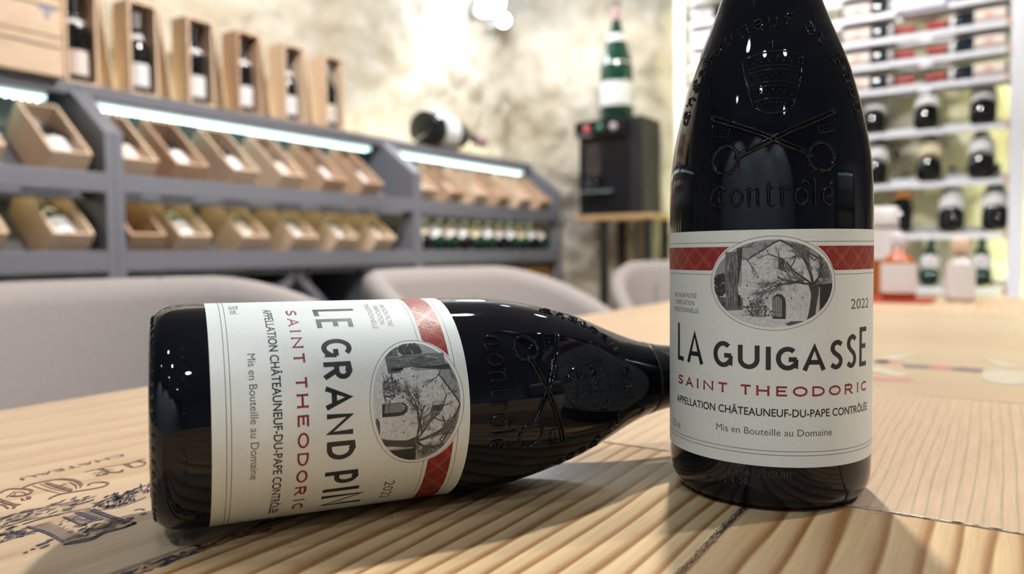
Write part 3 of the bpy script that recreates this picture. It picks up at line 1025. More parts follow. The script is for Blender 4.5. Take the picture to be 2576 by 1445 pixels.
def glyph(pr, c, x0, x1, y0, y1, w, serif=0.0, layer=2):
    hw = w / 2
    X = lambda u: x0 + hw + u * (x1 - x0 - w) if x1 - x0 > w * 1.2 else (x0 + x1) / 2
    Y = lambda v: y0 + hw * (0.0 if v in (0, 1) and c in 'AINTHLRPU' else 1.0) + v * (y1 - y0 - 2 * hw * (0.0 if v in (0, 1) and c in 'AINTHLRPU' else 1.0)) if False else y0 + v * (y1 - y0)
    for st in GLY[c]:
        pts = []
        for u, v in st:
            yy = y0 + hw + v * (y1 - y0 - w)
            pts.append((X(u), yy))
        if len(pts) == 2 or c in 'LEANHTIURPD':
            # square the ends out to the full letter height
            pts = [list(p) for p in pts]
            for k, (u, v) in ((0, st[0]), (-1, st[-1])):
                q = st[1] if k == 0 else st[-2]
                if abs(q[1] - v) > 0.3 and v in (0, 1):
                    pts[k][1] += hw if v == 1 else -hw
            pts = [tuple(p) for p in pts]
        pr.line(pts, w, layer)
        if serif:
            for k, (u, v) in ((0, st[0]), (-1, st[-1])):
                q = st[1] if k == 0 else st[-2]
                if abs(q[1] - v) > 0.3 and v in (0, 1):
                    yy = pts[k][1] - (w * 0.25 if v == 1 else -w * 0.25)
                    pr.line([(pts[k][0] - serif, yy), (pts[k][0] + serif, yy)], w * 0.5, layer + 0.1)


D2U = math.radians(1.0) * RB                       # degrees round the body -> mm


def oval_picture(parent):
    """the black-and-white chapel picture in the oval"""
    m = mat('oval_photo_print', (0.5, 0.5, 0.5), 0.45)
    if not m.node_tree.nodes.get('shade_attr'):
        at = nd(m, 'ShaderNodeAttribute', attribute_name='shade')
        at.name = 'shade_attr'
        tc = nd(m, 'ShaderNodeTexCoord')
        nz = nd(m, 'ShaderNodeTexNoise')
        nz.inputs['Scale'].default_value = 900
        nz.inputs['Detail'].default_value = 4
        lk(m, tc.outputs['Object'], nz.inputs['Vector'])
        cr = nd(m, 'ShaderNodeMapRange')
        cr.inputs['From Min'].default_value = 0.3
        cr.inputs['From Max'].default_value = 0.7
        cr.inputs['To Min'].default_value = 0.80
        cr.inputs['To Max'].default_value = 1.15
        lk(m, nz.outputs['Fac'], cr.inputs['Value'])
        mu = nd(m, 'ShaderNodeVectorMath', operation='SCALE')
        lk(m, at.outputs['Color'], mu.inputs[0])
        lk(m, cr.outputs[0], mu.inputs['Scale'])
        tint = nd(m, 'ShaderNodeVectorMath', operation='MULTIPLY')
        tint.inputs[1].default_value = (0.97, 1.0, 1.0)
        lk(m, mu.outputs[0], tint.inputs[0])
        lk(m, tint.outputs[0], m.node_tree.nodes['Principled BSDF'].inputs['Base Color'])
    rx, ry, cy = 24.1, 17.6, 93.0

    def T(x, y):           # picture pixels -> label mm
        t = max(-1.0, min(1.0, (x - 953) / 510.0))
        u = math.degrees(math.asin(t * 0.525)) / 31.7 * rx
        return (u, cy - (y - 524) / 379.0 * ry)

    def inside(p, k=0.985):
        return (p[0] / rx) ** 2 + ((p[1] - cy) / ry) ** 2 < k

    def clip(pts):
        """clip a polygon to the oval (convex), in label mm"""
        N = 40
        poly = list(pts)
        for i in range(N):
            a = 2 * PI * i / N
            nx, ny = math.cos(a), math.sin(a)
            ex, ey = rx * 0.99, ry * 0.99
            d = math.hypot(ex * nx, ey * ny)
            out = []
            for k in range(len(poly)):
                p, q = poly[k], poly[(k + 1) % len(poly)]
                dp = p[0] * nx + (p[1] - cy) * ny - d
                dq = q[0] * nx + (q[1] - cy) * ny - d
                if dp <= 0:
                    out.append(p)
                if (dp < 0 < dq) or (dq < 0 < dp):
                    t = dp / (dp - dq)
                    out.append((p[0] + (q[0] - p[0]) * t, p[1] + (q[1] - p[1]) * t))
            poly = out
            if len(poly) < 3:
                return []
        return poly
    pr = Print()

    def P(pts, layer, shade):
        q = clip([T(*p) for p in pts])
        if len(q) >= 3:
            pr.poly(q, layer, shade)

    def Ln(pts, w, layer, shade, taper=False):
        q = [T(*p) for p in pts]
        run = []
        for p in q:
            if inside(p):
                run.append(p)
            else:
                if len(run) > 1:
                    pr.line(run, w, layer, shade, taper)
                run = []
        if len(run) > 1:
            pr.line(run, w, layer, shade, taper)
    rr = random.Random(12)
    pr.poly([(rx * math.cos(2 * PI * i / 72), cy + ry * math.sin(2 * PI * i / 72)) for i in range(72)], 2, 0.56)
    P([(430, 130), (1010, 130), (1010, 152), (870, 240), (760, 300), (690, 330), (690, 540), (430, 540)], 3, 0.30)
    P([(1010, 130), (1480, 130), (1480, 560), (1350, 560), (1350, 300), (1200, 225), (1010, 152)], 3, 0.30)
    P([(430, 770), (1480, 770), (1480, 920), (430, 920)], 3, 0.60)
    P([(430, 650), (700, 650), (700, 780), (430, 780)], 3.3, 0.12)
    P([(430, 745), (560, 752), (760, 765), (980, 830), (1100, 850), (900, 900), (430, 900)], 3.5, 0.58)
    # wall stones
    for _ in range(170):
        x, y = rr.uniform(690, 1350), rr.uniform(200, 780)
        if y < 330 - (x - 690) * 0.55 or (x > 1010 and y < 150 + (x - 1010) * 0.45):
            continue
        s = rr.uniform(6, 17)
        P([(x - s, y - s * 0.4), (x + s, y - s * 0.5), (x + s * 0.9, y + s * 0.4), (x - s * 0.8, y + s * 0.45)], 3.7, rr.uniform(0.42, 0.66))
    for x, y in ((830, 470), (1000, 465), (735, 545), (895, 545), (910, 650), (1110, 650), (1205, 648), (840, 720), (745, 650), (670, 548)):
        P([(x - 6, y - 6), (x + 7, y - 4), (x + 5, y + 9), (x - 5, y + 7)], 4.0, 0.05)
    Ln(smooth_line([(735, 318), (790, 285), (870, 235), (950, 180), (1010, 152)]), 0.55, 4.2, 0.05)
    Ln(smooth_line([(1010, 152), (1100, 195), (1200, 235), (1320, 300), (1360, 320)]), 0.7, 4.2, 0.045)
    # left tree: two stems with bark streaks, dark shrub behind
    for w0, pts, sh in ((5.2, [(600, 250), (598, 400), (600, 560), (608, 700), (612, 765)], 0.14), (2.2, [(672, 200), (664, 330), (648, 450), (632, 560)], 0.055), (1.6, [(640, 560), (650, 660), (668, 745)], 0.10), (1.6, [(575, 640), (565, 720), (555, 765)], 0.12)):
        Ln(smooth_line(pts, 6), w0, 4.5, sh)
    for i in range(70):
        x = rr.uniform(558, 645)
        y = rr.uniform(250, 640)
        Ln(smooth_line([(x, y), (x + rr.uniform(-6, 6), y + 50), (x + rr.uniform(-8, 8), y + rr.uniform(70, 120))], 3), rr.uniform(0.12, 0.45), 4.9, rr.choice((0.05, 0.08, 0.22, 0.30)), True)
    P([(655, 625), (680, 630), (682, 735), (660, 725)], 5.0, 0.02)
    for _ in range(110):
        a, q = rr.uniform(0, 2 * PI), math.sqrt(rr.random())
        x, y = 503 + 52 * q * math.cos(a), 540 + 100 * q * math.sin(a)
        s = rr.uniform(9, 19)
        P([(x + s * math.cos(2 * PI * k / 6 + x), y + s * math.sin(2 * PI * k / 6 + x)) for k in range(6)], 4.2 + rr.random() * 0.15, rr.uniform(0.02, 0.06))
    P([(430, 690), (550, 700), (560, 765), (480, 770)], 4.35, 0.06)
    for _ in range(260):
        x = rr.gauss(815, 46)
        y = rr.uniform(672, 815) if abs(x - 815) < 60 else rr.uniform(720, 812)
        s = rr.uniform(4, 11)
        P([(x + s * math.cos(2 * PI * k / 5 + y), y + s * math.sin(2 * PI * k / 5 + y)) for k in range(5)], 5.1 + rr.random() * 0.2, rr.choice((0.05, 0.07, 0.10, 0.16, 0.30)))
    # window and door
    P([(995, 305), (1015, 300), (1050, 318), (1048, 405), (1000, 402)], 5, 0.045)
    P([(958, 300), (992, 305), (996, 402), (965, 398)], 4.6, 0.50)
    P([(952, 830), (950, 660), (965, 630), (995, 613), (1030, 620), (1055, 650), (1063, 690), (1063, 832)], 5, 0.035)
    P([(957, 805), (957, 670), (975, 640), (1000, 632), (1022, 650), (1030, 690), (1030, 812)], 5.3, 0.24)
    for x in (975, 993, 1012):
        Ln([(x, 650), (x, 808)], 0.2, 5.5, 0.10)
    Ln([(957, 770), (1030, 775)], 0.25, 5.5, 0.08)
    # right-hand tree, dark barn, shadow
    P([(1340, 535), (1480, 528), (1480, 790), (1340, 770)], 4.6, 0.03)
    P([(1342, 560), (1352, 560), (1352, 780), (1338, 790)], 4.8, 0.4)
    P([(1250, 525), (1300, 545), (1345, 520), (1340, 620), (1318, 760), (1310, 850), (1240, 850), (1265, 740), (1278, 620)], 5, 0.055)
    P([(1060, 872), (1110, 850), (1200, 848), (1230, 860), (1180, 885), (1090, 892)], 4.2, 0.10)

    def branch(x, y, a, ln, w, dep):
        pts = [(x, y)]
        for _ in range(5):
            a += rr.gauss(0, 0.17)
            x += ln / 5 * math.cos(a)
            y += ln / 5 * math.sin(a)
            pts.append((x, y))
        Ln(smooth_line(pts, 2), w, 5.6 + 0.05 * dep, 0.05 if dep < 2 else (0.09 if dep < 3 else 0.14))
        if dep < 4:
            for k in range((4, 4, 4, 3)[dep]):
                i = rr.randint(1, 5)
                branch(pts[i][0], pts[i][1], a + rr.choice((-1, 1)) * rr.uniform(0.25, 0.85), ln * rr.uniform(0.42, 0.62), w * 0.56, dep + 1)
    for ang, ln, w in ((-1.62, 260, 1.05), (-2.45, 290, 0.75), (-2.85, 330, 0.65), (-3.05, 330, 0.5), (-1.15, 200, 0.7), (-0.7, 150, 0.6)):
        branch(1295 + rr.uniform(-15, 25), 535, ang, ln, w, 0)
    branch(1300, 330, -2.6, 260, 0.5, 1)
    branch(1300, 330, -0.4, 130, 0.5, 1)
    branch(690, 300, 0.3, 140, 0.35, 2)
    branch(640, 220, -0.2, 140, 0.35, 2)
    return tag(pr.build('oval_picture', m, parent), kind='stuff')


def label_for(parent, title):
    lab_bm = Print()
    hw = 100 * D2U
    k = 150
    for i in range(k):
        u0, u1 = -hw + 2 * hw * i / k, -hw + 2 * hw * (i + 1) / k
        lab_bm.poly([(u0, 18.64), (u1, 18.64), (u1, 114.55), (u0, 114.55)], 0)
    label = lab_bm.build('label', M_PAPER, parent, step=0)
    for p in label.data.polygons:
        p.use_smooth = True
    # thin rules, all round
    rules = Print()
    ow, oh = 25.25, 18.9
    n = 96
    ring = [(ow * math.cos(2 * PI * i / n), 93.05 + oh * math.sin(2 * PI * i / n)) for i in range(n + 1)]
    rules.line(ring, 0.20, 2.2)
    for h in (25.07, 23.49):
        rules.line([(-hw + 2 * hw * i / 120, h) for i in range(121)], 0.26, 1)
    for h in (109.57, 96.37):
        e = ow * math.sqrt(max(0.0, 1 - ((h - 93.05) / oh) ** 2))
        for sg in (-1, 1):
            rules.line([(sg * (e + (hw - e) * i / 60), h) for i in range(61)], 0.22, 1)
    tag(rules.build('rules', M_INKL, label), kind='stuff')
    # red band either side of the oval, with gold lattice
    bands = []
    b0, b1 = 98.05, 107.82
    for sg in (-1, 1):
        band = Print()
        bands.append(band)
        k = 90
        for i in range(k):
            u0, u1 = hw * i / k, hw * (i + 1) / k
            ys = []
            for u in (u0, u1):
                lo = b0
                lim = 0.0 if u >= ow * 1.0 else oh * math.sqrt(max(0.0, 1 - (u / ow) ** 2)) + 0.95 * (1 - 0.0)
                lo = max(b0, 93.05 + lim) if lim > 0 else b0
                if u < ow * 1.03 and lim <= 0:
                    lo = b0
                ys.append(min(lo, b1))
            if ys[0] >= b1 and ys[1] >= b1:
                continue
            band.poly([(sg * u0, ys[0]), (sg * u1, ys[1]), (sg * u1, b1), (sg * u0, b1)], 1)
    period = 9.79
    golds = []
    for c1, sg in ((-29.15, -1), (28.55, 1)):
        gold = Print()
        for q in range(-2, 6):
            for sl in (-1, 1):
                for d in (-0.46, 0.46):
                    c0 = c1 + sg * q * period
                    pts = []
                    for i in range(13):
                        v = b0 + (b1 - b0) * i / 12
                        u = c0 + sl * (v - (b0 + b1) / 2) / (b1 - b0) * period + d * 1.35
                        if abs(u) < hw and u * sg > 0 and ((u / (ow + 0.9)) ** 2 + ((v - 93.05) / (oh + 0.9)) ** 2) > 1.0:
                            pts.append((u, v))
                    if len(pts) > 1:
                        gold.line(pts, 0.24, 2)
        golds.append(gold)
    for band, gold in zip(bands, golds):
        band.build('red_band', M_RED, label)
        tag(gold.build('gold_lattice', M_GOLD, label), kind='stuff')
    oval_picture(label)
    # lettering
    tp = Print()
    for c, a0, a1, y0, y1 in title:
        w = 1.95 if c != 'I' else 2.0
        glyph(tp, c, a0 * D2U, a1 * D2U, y0, y1, min(w, 1.95), layer=1.5)
    tag(tp.build('title_lettering', M_INK, label), kind='stuff')
    sp = Print()
    for c, a0, a1 in (('S', -61.8, -55.5), ('A', -53, -46.3), ('I', -43.5, -41.9), ('N', -38.5, -31.9), ('T', -29.3, -23.1), ('T', -16.7, -10.4), ('H', -8, -1.4), ('E', 2.0, 8.0),
                      ('O', 10.4, 18.1), ('D', 20.6, 27.6), ('O', 30.1, 37.7), ('R', 40.6, 46.9), ('I', 50.3, 52.4), ('C', 54.8, 61.8)):
        glyph(sp, c, a0 * D2U, a1 * D2U, 47.5, 51.6, 0.80, serif=0.55 if c in 'AINTHR' else 0.0, layer=1.5)
    tag(sp.build('subtitle_lettering', M_INKR, label), kind='stuff')
    ap = Print()
    ap.text('APPELLATION CHÂTEAUNEUF-DU-PAPE CONTRÔLÉE', -63.5 * D2U, 62.8 * D2U, 39.2, 3.05, 1.5, bold=0.014)
    tag(ap.build('appellation_lettering', M_INK, label), kind='stuff')
    mp = Print()
    mp.text('Mis en Bouteille au Domaine', -29.9 * D2U, 32.2 * D2U, 31.4, 2.75, 1.5)
    mp.text('VIN NON FILTRÉ', -67.0 * D2U, -43.6 * D2U, 86.0, 2.0, 1.5)
    mp.text('VINIFICATION', -65.4 * D2U, -45.6 * D2U, 82.9, 2.0, 1.5)
    mp.text('TRADITIONNELLE', -68.3 * D2U, -42.2 * D2U, 79.6, 2.0, 1.5)
    mp.text('2022', 44.7 * D2U, 63.1 * D2U, 82.1, 4.0, 1.5)
    mp.text('750 ml', -71.2 * D2U, -59.3 * D2U, 27.0, 3.4, 1.5)
    tag(mp.build('small_lettering', M_INKG, label), kind='stuff')
    return label


def top_curve(a):
    return 67.5 + 6.7 * (abs(a) / 57.0) ** 2.0


def chateau_bottle(title_boxes):
    e = empty('wine_bottle')
    glass_body().build('glass_body', M_GLASS, e)
    crest(e)
    title = []
    for c, a0, a1 in title_boxes:
        mid = (a0 + a1) / 2
        title.append((c, a0, a1, 58.0, top_curve(mid)))
    label_for(e, title)
    # capsule over the neck
    cp = MB().lathe([(0.226, 0.0), (0.226, (rad(226) + 0.05) / 1000)] + [(h / 1000, (rad(h) + 0.35) / 1000) for h in range(227, 282, 3)]
                    + [(0.2822, 0.01505), (0.2829, 0.0158), (0.2884, 0.0158), (0.2892, 0.01485), (0.2965, 0.0148), (0.2984, 0.0140), (0.2988, 0.0)], 64)
    cp.build('capsule', M_CAPS, e)
    return e


std = chateau_bottle([('L', -62.2, -53.9), ('A', -51.8, -38.5), ('G', -31.8, -20.4), ('U', -17.7, -6.4), ('I', -3.4, -0.7), ('G', 1.7, 13.2), ('A', 15.1, 28.2), ('S', 30.2, 39.4), ('S', 41.3, 50.2), ('E', 52.7, 62.0)])
lot = Print()
lot.text('LCHA122GUIB', -24.5 * D2U, 10.2 * D2U, 14.2, 2.7, 1.0)
lot.text('14:26', -24.5 * D2U, -10.8 * D2U, 10.2, 2.2, 1.0)
tag(lot.build('lot_code', mat('laser_etched_glass', (0.022, 0.022, 0.025), 0.55), std), kind='stuff')
std.location = (-0.08964 + 0.0014, 0.35062 - 0.0009, TZ)
std.rotation_euler = (0, 0, math.radians(-75.6586 + 2.5))
tag(std, 'standing dark wine bottle with cream label reading LA GUIGASSE', 'wine bottle')

lie = chateau_bottle([('L', -61.9, -53.2), ('E', -51.5, -43.0), ('G', -36.4, -25.5), ('R', -23.1, -13.6), ('A', -11.0, 1.0), ('N', 2.6, 13.3), ('D', 16.4, 26.3), ('P', 33.2, 41.7), ('I', 44.6, 48.4), ('N', 51.0, 63.0)])
tl = -0.01335
ax = Vector((0.53041 * math.cos(tl), 0.84764 * math.cos(tl), math.sin(tl))).normalized()
uu = (Vector((0, 0, 1)) - ax * ax.z).normalized()
vv = ax.cross(uu)
c_ = math.radians(81.7)
xl = uu * math.cos(c_) + vv * math.sin(c_)
yl = ax.cross(xl)
ml = Matrix((xl, yl, ax)).transposed().to_4x4()
base = Vector((-0.27088 - 0.0028, 0.16366 + 0.0017, TZ + 0.0441))
lie.matrix_world = Matrix.Translation(base) @ ml
tag(lie, 'dark wine bottle lying on its side with cream label reading LE GRAND PIN', 'wine bottle')

# ------------------------------------------------------------------ chairs
def tub_chair(loc, rz, s, label):
    """upholstered tub chair; local +x faces the table"""
    e = empty('dining_chair', loc, (0, 0, rz))
    N, K = 44, 10
    zs = 0.46
    vs, fs = [], []

    def shell(t):
        # plan curve of the back: t in -1..1 from one arm tip round to the other
        a = t * 1.95
        x = -0.27 * math.cos(a) if abs(a) < PI / 2 else 0.10 * (abs(a) - PI / 2) / 0.38
        y = 0.285 * math.sin(max(-PI / 2, min(PI / 2, a))) * (1.0 if abs(a) < PI / 2 else 1.0)
        top = 0.825 - 0.155 * max(0.0, (abs(t) - 0.36) / 0.64) ** 1.6
        return x, y, top
    th = 0.028
    for i in range(N + 1):
        t = -1 + 2 * i / N
        x, y, top = shell(t)
        x2, y2, _ = shell(min(1, t + 0.01))
        x1, y1, _ = shell(max(-1, t - 0.01))
        dx, dy = x2 - x1, y2 - y1
        l = math.hypot(dx, dy)
        nx, ny = dy / l, -dx / l          # outward
        if nx * x + ny * y < 0:
            nx, ny = -nx, -ny
        bot = zs - 0.10
        lean = lambda z: 1.0 + 0.13 * (z - zs) / 0.37
        prof = [(th, bot), (th, (bot + top) / 2), (th, top - 0.035), (th * 0.75, top - 0.012), (0.0, top), (-th * 0.75, top - 0.012), (-th, top - 0.035), (-th, (bot + top) / 2), (-th, bot)]
        for (o, z) in prof:
            vs.append((x * lean(z) + nx * o, y * lean(z) + ny * o, z))
    m_ = 9
    for i in range(N):
        for j in range(m_ - 1):
            fs.append((i * m_ + j, (i + 1) * m_ + j, (i + 1) * m_ + j + 1, i * m_ + j + 1))
        fs.append((i * m_ + m_ - 1, (i + 1) * m_ + m_ - 1, (i + 1) * m_, i * m_))
    fs.append(tuple(range(m_)))
    fs.append(tuple(N * m_ + j for j in range(m_ - 1, -1, -1)))
    b = MB().add(vs, fs, True).build('backrest', M_FABRIC, e, fix=True)
    # stitched seams on the inside of the back
    sm = MB()
    for t in (-0.24, 0.24):
        pts = []
        for j in range(9):
            x, y, top = shell(t + (0.07 if t > 0 else -0.07) * (1 - j / 8))
            z = zs + 0.03 + (top - 0.006 - zs - 0.03) * j / 8
            k = 1.0 + 0.13 * (z - zs) / 0.37
            x, y = x * k, y * k
            l = math.hypot(x, y)
            o = -th - 0.0005 if j < 7 else (-th * 0.8 if j == 7 else 0)
            pts.append((x + x / l * o, y + y / l * o, z if j < 8 else top + 0.0))
        sm.tube(pts, 0.0035, 6)
    tag(sm.build('seam', mat('seam_thread', (0.15, 0.13, 0.125), 0.8), b), kind='stuff')
    prof = [(zs - 0.10, 0.0), (zs - 0.10, 0.235), (zs - 0.08, 0.25), (zs - 0.02, 0.25), (zs - 0.004, 0.235), (zs + 0.006, 0.18), (zs + 0.01, 0.0)]
    MB().lathe(prof, 32).build('seat', M_FABRIC, e)
    for sx, sy in ((-1, -1), (-1, 1), (1, -1), (1, 1)):
        MB().tube([(0.15 * sx, 0.15 * sy, zs - 0.10), (0.22 * sx, 0.22 * sy, 0.0)], [0.016, 0.010], 10).build('leg', M_BLACK, e)
    e.scale = (s, s, 1.0)
    return tag(e, label, 'chair', 'upholstered chairs round the table')


tub_chair((-0.80, 0.52, 0), 0.0, 1.0, 'greige upholstered tub chair nearest the lying bottle, its base end in front')
tub_chair((-0.80, 1.30, 0), 0.0, 1.0, 'greige upholstered tub chair in the middle, behind the lying bottle\'s shoulder')
tub_chair((-0.71, 2.27, 0), -0.9, 1.0, 'greige upholstered tub chair at the table\'s far corner below the wine dispenser')


# ------------------------------------------------------------------ small background bottles
def bottle_profile(kind, r, H):
    if kind == 'bordeaux':
        p = [(0.0, 0.0), (0.0, 0.90), (0.015, 1.0), (0.60, 1.0), (0.66, 0.93), (0.70, 0.68), (0.74, 0.44), (0.80, 0.38), (0.94, 0.36), (0.945, 0.41), (0.985, 0.41), (1.0, 0.36), (1.0, 0.0)]
    elif kind == 'burgundy':
        p = [(0.0, 0.0), (0.0, 0.90), (0.015, 1.0), (0.42, 1.0), (0.50, 0.95), (0.58, 0.80), (0.66, 0.60), (0.74, 0.44), (0.82, 0.37), (0.94, 0.35), (0.945, 0.40), (0.985, 0.40), (1.0, 0.35), (1.0, 0.0)]
    elif kind == 'champagne':
        p = [(0.0, 0.0), (0.0, 0.88), (0.02, 1.0), (0.42, 1.0), (0.52, 0.90), (0.62, 0.68), (0.72, 0.46), (0.82, 0.29), (0.90, 0.20), (0.945, 0.20), (0.97, 0.23), (0.99, 0.20), (1.0, 0.0)]
    else:  # squat
        p = [(0.0, 0.0), (0.0, 0.9), (0.03, 1.0), (0.52, 1.0), (0.60, 0.93), (0.66, 0.60), (0.70, 0.42), (0.78, 0.40), (0.78, 0.0)]
    return [(a * H, b * r) for a, b in p]


BOT = {}


def small_bottle(kind, r, H, glass, lab, cap, l0=0.12, l1=0.42, seg=22, neck=None, cap0=0.80, spot=None, arc=2.6):
    """prototype tree, not yet placed: body, label, capsule (and neck band)"""
    key = (kind, r, H, glass.name, lab.name if lab else '', cap.name if cap else '', l0, l1, neck.name if neck else '', spot.name if spot else '')
    if key in BOT:
        src = BOT[key]
        return copy_tree(src)
    e = empty('wine_bottle')
    prof = bottle_profile(kind, r, H)
    MB().lathe(prof, seg).build('body', glass, e)

    def at(h):
        for a, b in zip(prof[:-1], prof[1:]):
            if a[0] <= h <= b[0] and b[0] > a[0]:
                return a[1] + (b[1] - a[1]) * (h - a[0]) / (b[0] - a[0])
        return r
    if lab:
        lb = MB().lathe([(H * l0, at(H * l0) + 0.0006), (H * (l0 + l1) / 2, at(H * (l0 + l1) / 2) + 0.0007), (H * l1, at(H * l1) + 0.0006)], 18, a0=-arc / 2, a1=arc / 2).build('label', lab, e)
        if spot:
            MB().lathe([(H * (l0 + 0.4 * (l1 - l0)), r + 0.0012), (H * (l0 + 0.65 * (l1 - l0)), r + 0.0012)], 6, a0=-0.22, a1=0.22).build('label_mark', spot, lb)
    if neck:
        MB().lathe([(H * 0.66, at(H * 0.66) + 0.001), (H * 0.72, at(H * 0.72) + 0.001)], seg).build('neck_band', neck, e)
    if cap:
        hs = [cap0 + (0.945 - cap0) * i / 4 for i in range(5)]
        MB().lathe([(H * h, at(H * h) + 0.0008) for h in hs] + [(H * 0.985, at(H * 0.985) + 0.0009), (H * 1.003, at(H * 0.99)), (H * 1.003, 0)], seg).build('capsule', cap, e)
    BOT[key] = e
    return e


def place(o, loc, axis, face):
    """stand the bottle's axis along `axis`, label centre turned towards `face`"""
    a = Vector(axis).normalized()
    f = Vector(face)
    f = (f - a * f.dot(a)).normalized()
    g = a.cross(f)
    o.matrix_world = Matrix.Translation(loc) @ Matrix((f, g, a)).transposed().to_4x4()
    return o


M_BGL = mat('bottle_glass_black', (0.006, 0.007, 0.008), 0.06)
M_BGN = mat('bottle_glass_green', (0.008, 0.045, 0.026), 0.08)
M_BGB = mat('bottle_glass_navy', (0.010, 0.016, 0.026), 0.08)
M_GREYC = mat('grey_capsule', (0.20, 0.19, 0.20), 0.35)
M_PINKF = mat('dusky_pink_foil', (0.38, 0.22, 0.22), 0.35)
M_DARKWOOD = noisy('dark_box_inside', (0.075, 0.04, 0.03), (0.11, 0.06, 0.045), 8, 0.7, 3)  # dark brown for box backs, crate packing and hand holes

# ------------------------------------------------------------------ grey display shelves along the left stone wall
XF, XT = -2.30, -2.50            # front of the carcass; front of the top board
ZTOP = TZ + 0.67
ZL1, ZL2 = TZ + 0.365, TZ + 0.125  # top of the two display lips
SL = math.radians(40)
XCR, ZCR = XF - 0.0836, -0.0476          # front lower edge of a tilted crate, behind and below the lip
UNITS = [(-0.15, 1.29, 'near'), (1.29, 2.735, 'middle'), (2.735, 4.10, 'far')]
XB = -2.70


def shelf_unit(y0, y1, which, label):
    e = empty('display_shelf', (0, 0, 0))
    y0, y1 = y0 + 0.0008, y1 - 0.0008
    side = [(XB, 0.0), (XF, 0.0), (XF, TZ + 0.49), (XT - 0.03, ZTOP - 0.002), (XB, ZTOP - 0.002)]
    t = 0.028
    MB().prism(side, y0, y0 + t).build('side_panel', M_STEEL, e, fix=True)
    MB().prism(side, y1 - t, y1).build('side_panel', M_STEEL, e, fix=True)
    MB().box(XB, XT, y0, y1, ZTOP - 0.04, ZTOP, b=0.002).build('top_board', M_STEEL, e)
    ya, yb = y0 + t, y1 - t
    for zl, zb in ((ZL1, 0.06), (ZL2, 0.065)):
        MB().box(XF - 0.02, XF, ya, yb, zl - zb, zl, b=0.002).build('front_lip', M_STEEL, e)
        c, s = math.cos(SL), math.sin(SL)
        x0, z0 = XCR + 0.02, zl + ZCR - 0.0025 - 0.02 * math.tan(SL)
        L = 0.34 if zl > ZL2 + 0.1 else 0.36
        MB().prism([(x0, z0), (x0, z0 - 0.016), (x0 - L * c, z0 + L * s - 0.016), (x0 - L * c, z0 + L * s)], ya, yb).build('sloping_shelf', M_STEEL, e, fix=True)
    MB().box(XB, XB + 0.012, ya, yb, 0.06, ZTOP - 0.04).build('back_panel', mat('pale_back_panel', (0.50, 0.53, 0.53), 0.6), e)
    MB().box(XB + 0.012, XF - 0.004, ya, yb, 0.06, 0.09).build('bottom_board', M_STEEL, e)
    zt = ZL2 - 0.067
    MB().box(XB + 0.012, XF - 0.021, ya, yb, zt - 0.02, zt).build('cabinet_board', M_STEEL, e)
    # light strips: one under the top board, one behind the upper lip
    st = MB().box(XT - 0.035, XT - 0.012, ya + 0.025, yb - 0.06, ZTOP - 0.058, ZTOP - 0.0405, b=0.002).build('light_channel', M_WHITE, e)
    MB().box(XT - 0.034, XT - 0.006, ya + 0.03, yb - 0.065, ZTOP - 0.072, ZTOP - 0.0585, b=0.002).build('light_strip', M_LED, st)
    bd_ = MB()
    nb = int((yb - ya - 0.1) / 0.022)
    for q in range(nb):
        bd_.lathe([(-0.0035, 0.0), (-0.003, 0.003), (0.0, 0.0045)], 6, (XT - 0.018, ya + 0.042 + q * 0.022, ZTOP - 0.0725))
    tag(bd_.build('led_beads', M_BEAD, st), kind='stuff')
    MB().box(XF - 0.158, XF - 0.142, ya + 0.03, yb - 0.03, ZL1 - 0.026, ZL1 - 0.018).build('light_strip', M_LEDW, e)
    if which == 'middle':
        for yy in (1.615, 2.43):
            MB().box(XB + 0.012, XF - 0.03, yy - 0.016, yy + 0.016, 0.09, zt - 0.02).build('divider', M_STEEL, e)
        mid, hw, q = 2.022, 0.385, (zt - 0.02 + 0.09) / 2
        hh = (zt - 0.02 - 0.09) / 2
        tt = 0.016
        for sy in (-1, 1):
            for sz in (-1, 1):
                pts = [(mid, q + sz * hh), (mid + sy * hw, q)]
                dy, dz = pts[1][0] - pts[0][0], pts[1][1] - pts[0][1]
                l = math.hypot(dy, dz)
                ny, nz = -dz / l * tt, dy / l * tt
                vs = []
                for x in (XB + 0.012, XF - 0.03):
                    vs += [(x, pts[0][0] + ny, pts[0][1] + nz), (x, pts[1][0] + ny, pts[1][1] + nz), (x, pts[1][0] - ny, pts[1][1] - nz), (x, pts[0][0] - ny, pts[0][1] - nz)]
                MB().add(vs, [(0, 1, 2, 3), (7, 6, 5, 4), (0, 4, 5, 1), (1, 5, 6, 2), (2, 6, 7, 3), (3, 7, 4, 0)]).build('diamond_divider', M_STEEL, e, fix=True)
    if which == 'far':
        for yy in (3.245, 3.71):
            MB().box(XB + 0.012, XF - 0.03, yy - 0.014, yy + 0.014, 0.09, zt - 0.02).build('divider', M_STEEL, e)
    return tag(e, label, 'shelf', 'grey wine display shelves')


shelf_unit(*UNITS[0], 'grey display shelf unit carrying the stacked closed crates, at the photo\'s edge')
shelf_unit(*UNITS[1], 'grey display shelf unit in the middle with the diamond rack below')
shelf_unit(*UNITS[2], 'grey display shelf unit nearest the dispenser with the big bottle on top')

opp = copy_tree(bpy.data.objects['display_shelf'])
opp.location = (0.35, 1.75, 0)
opp.rotation_euler = (0, 0, PI)
tag(opp, 'grey display shelf unit across the room, mirrored in the standing bottle', 'shelf', 'grey wine display shelves')

# uplight strip along the wall on top of the shelves
ul = MB().box(-2.665, -2.635, 1.26, 4.05, ZTOP + 0.001, ZTOP + 0.016, b=0.002).build('uplight_strip', M_UP)
tag(ul, 'warm yellow light strip along the wall on top of the grey shelves', 'light strip')


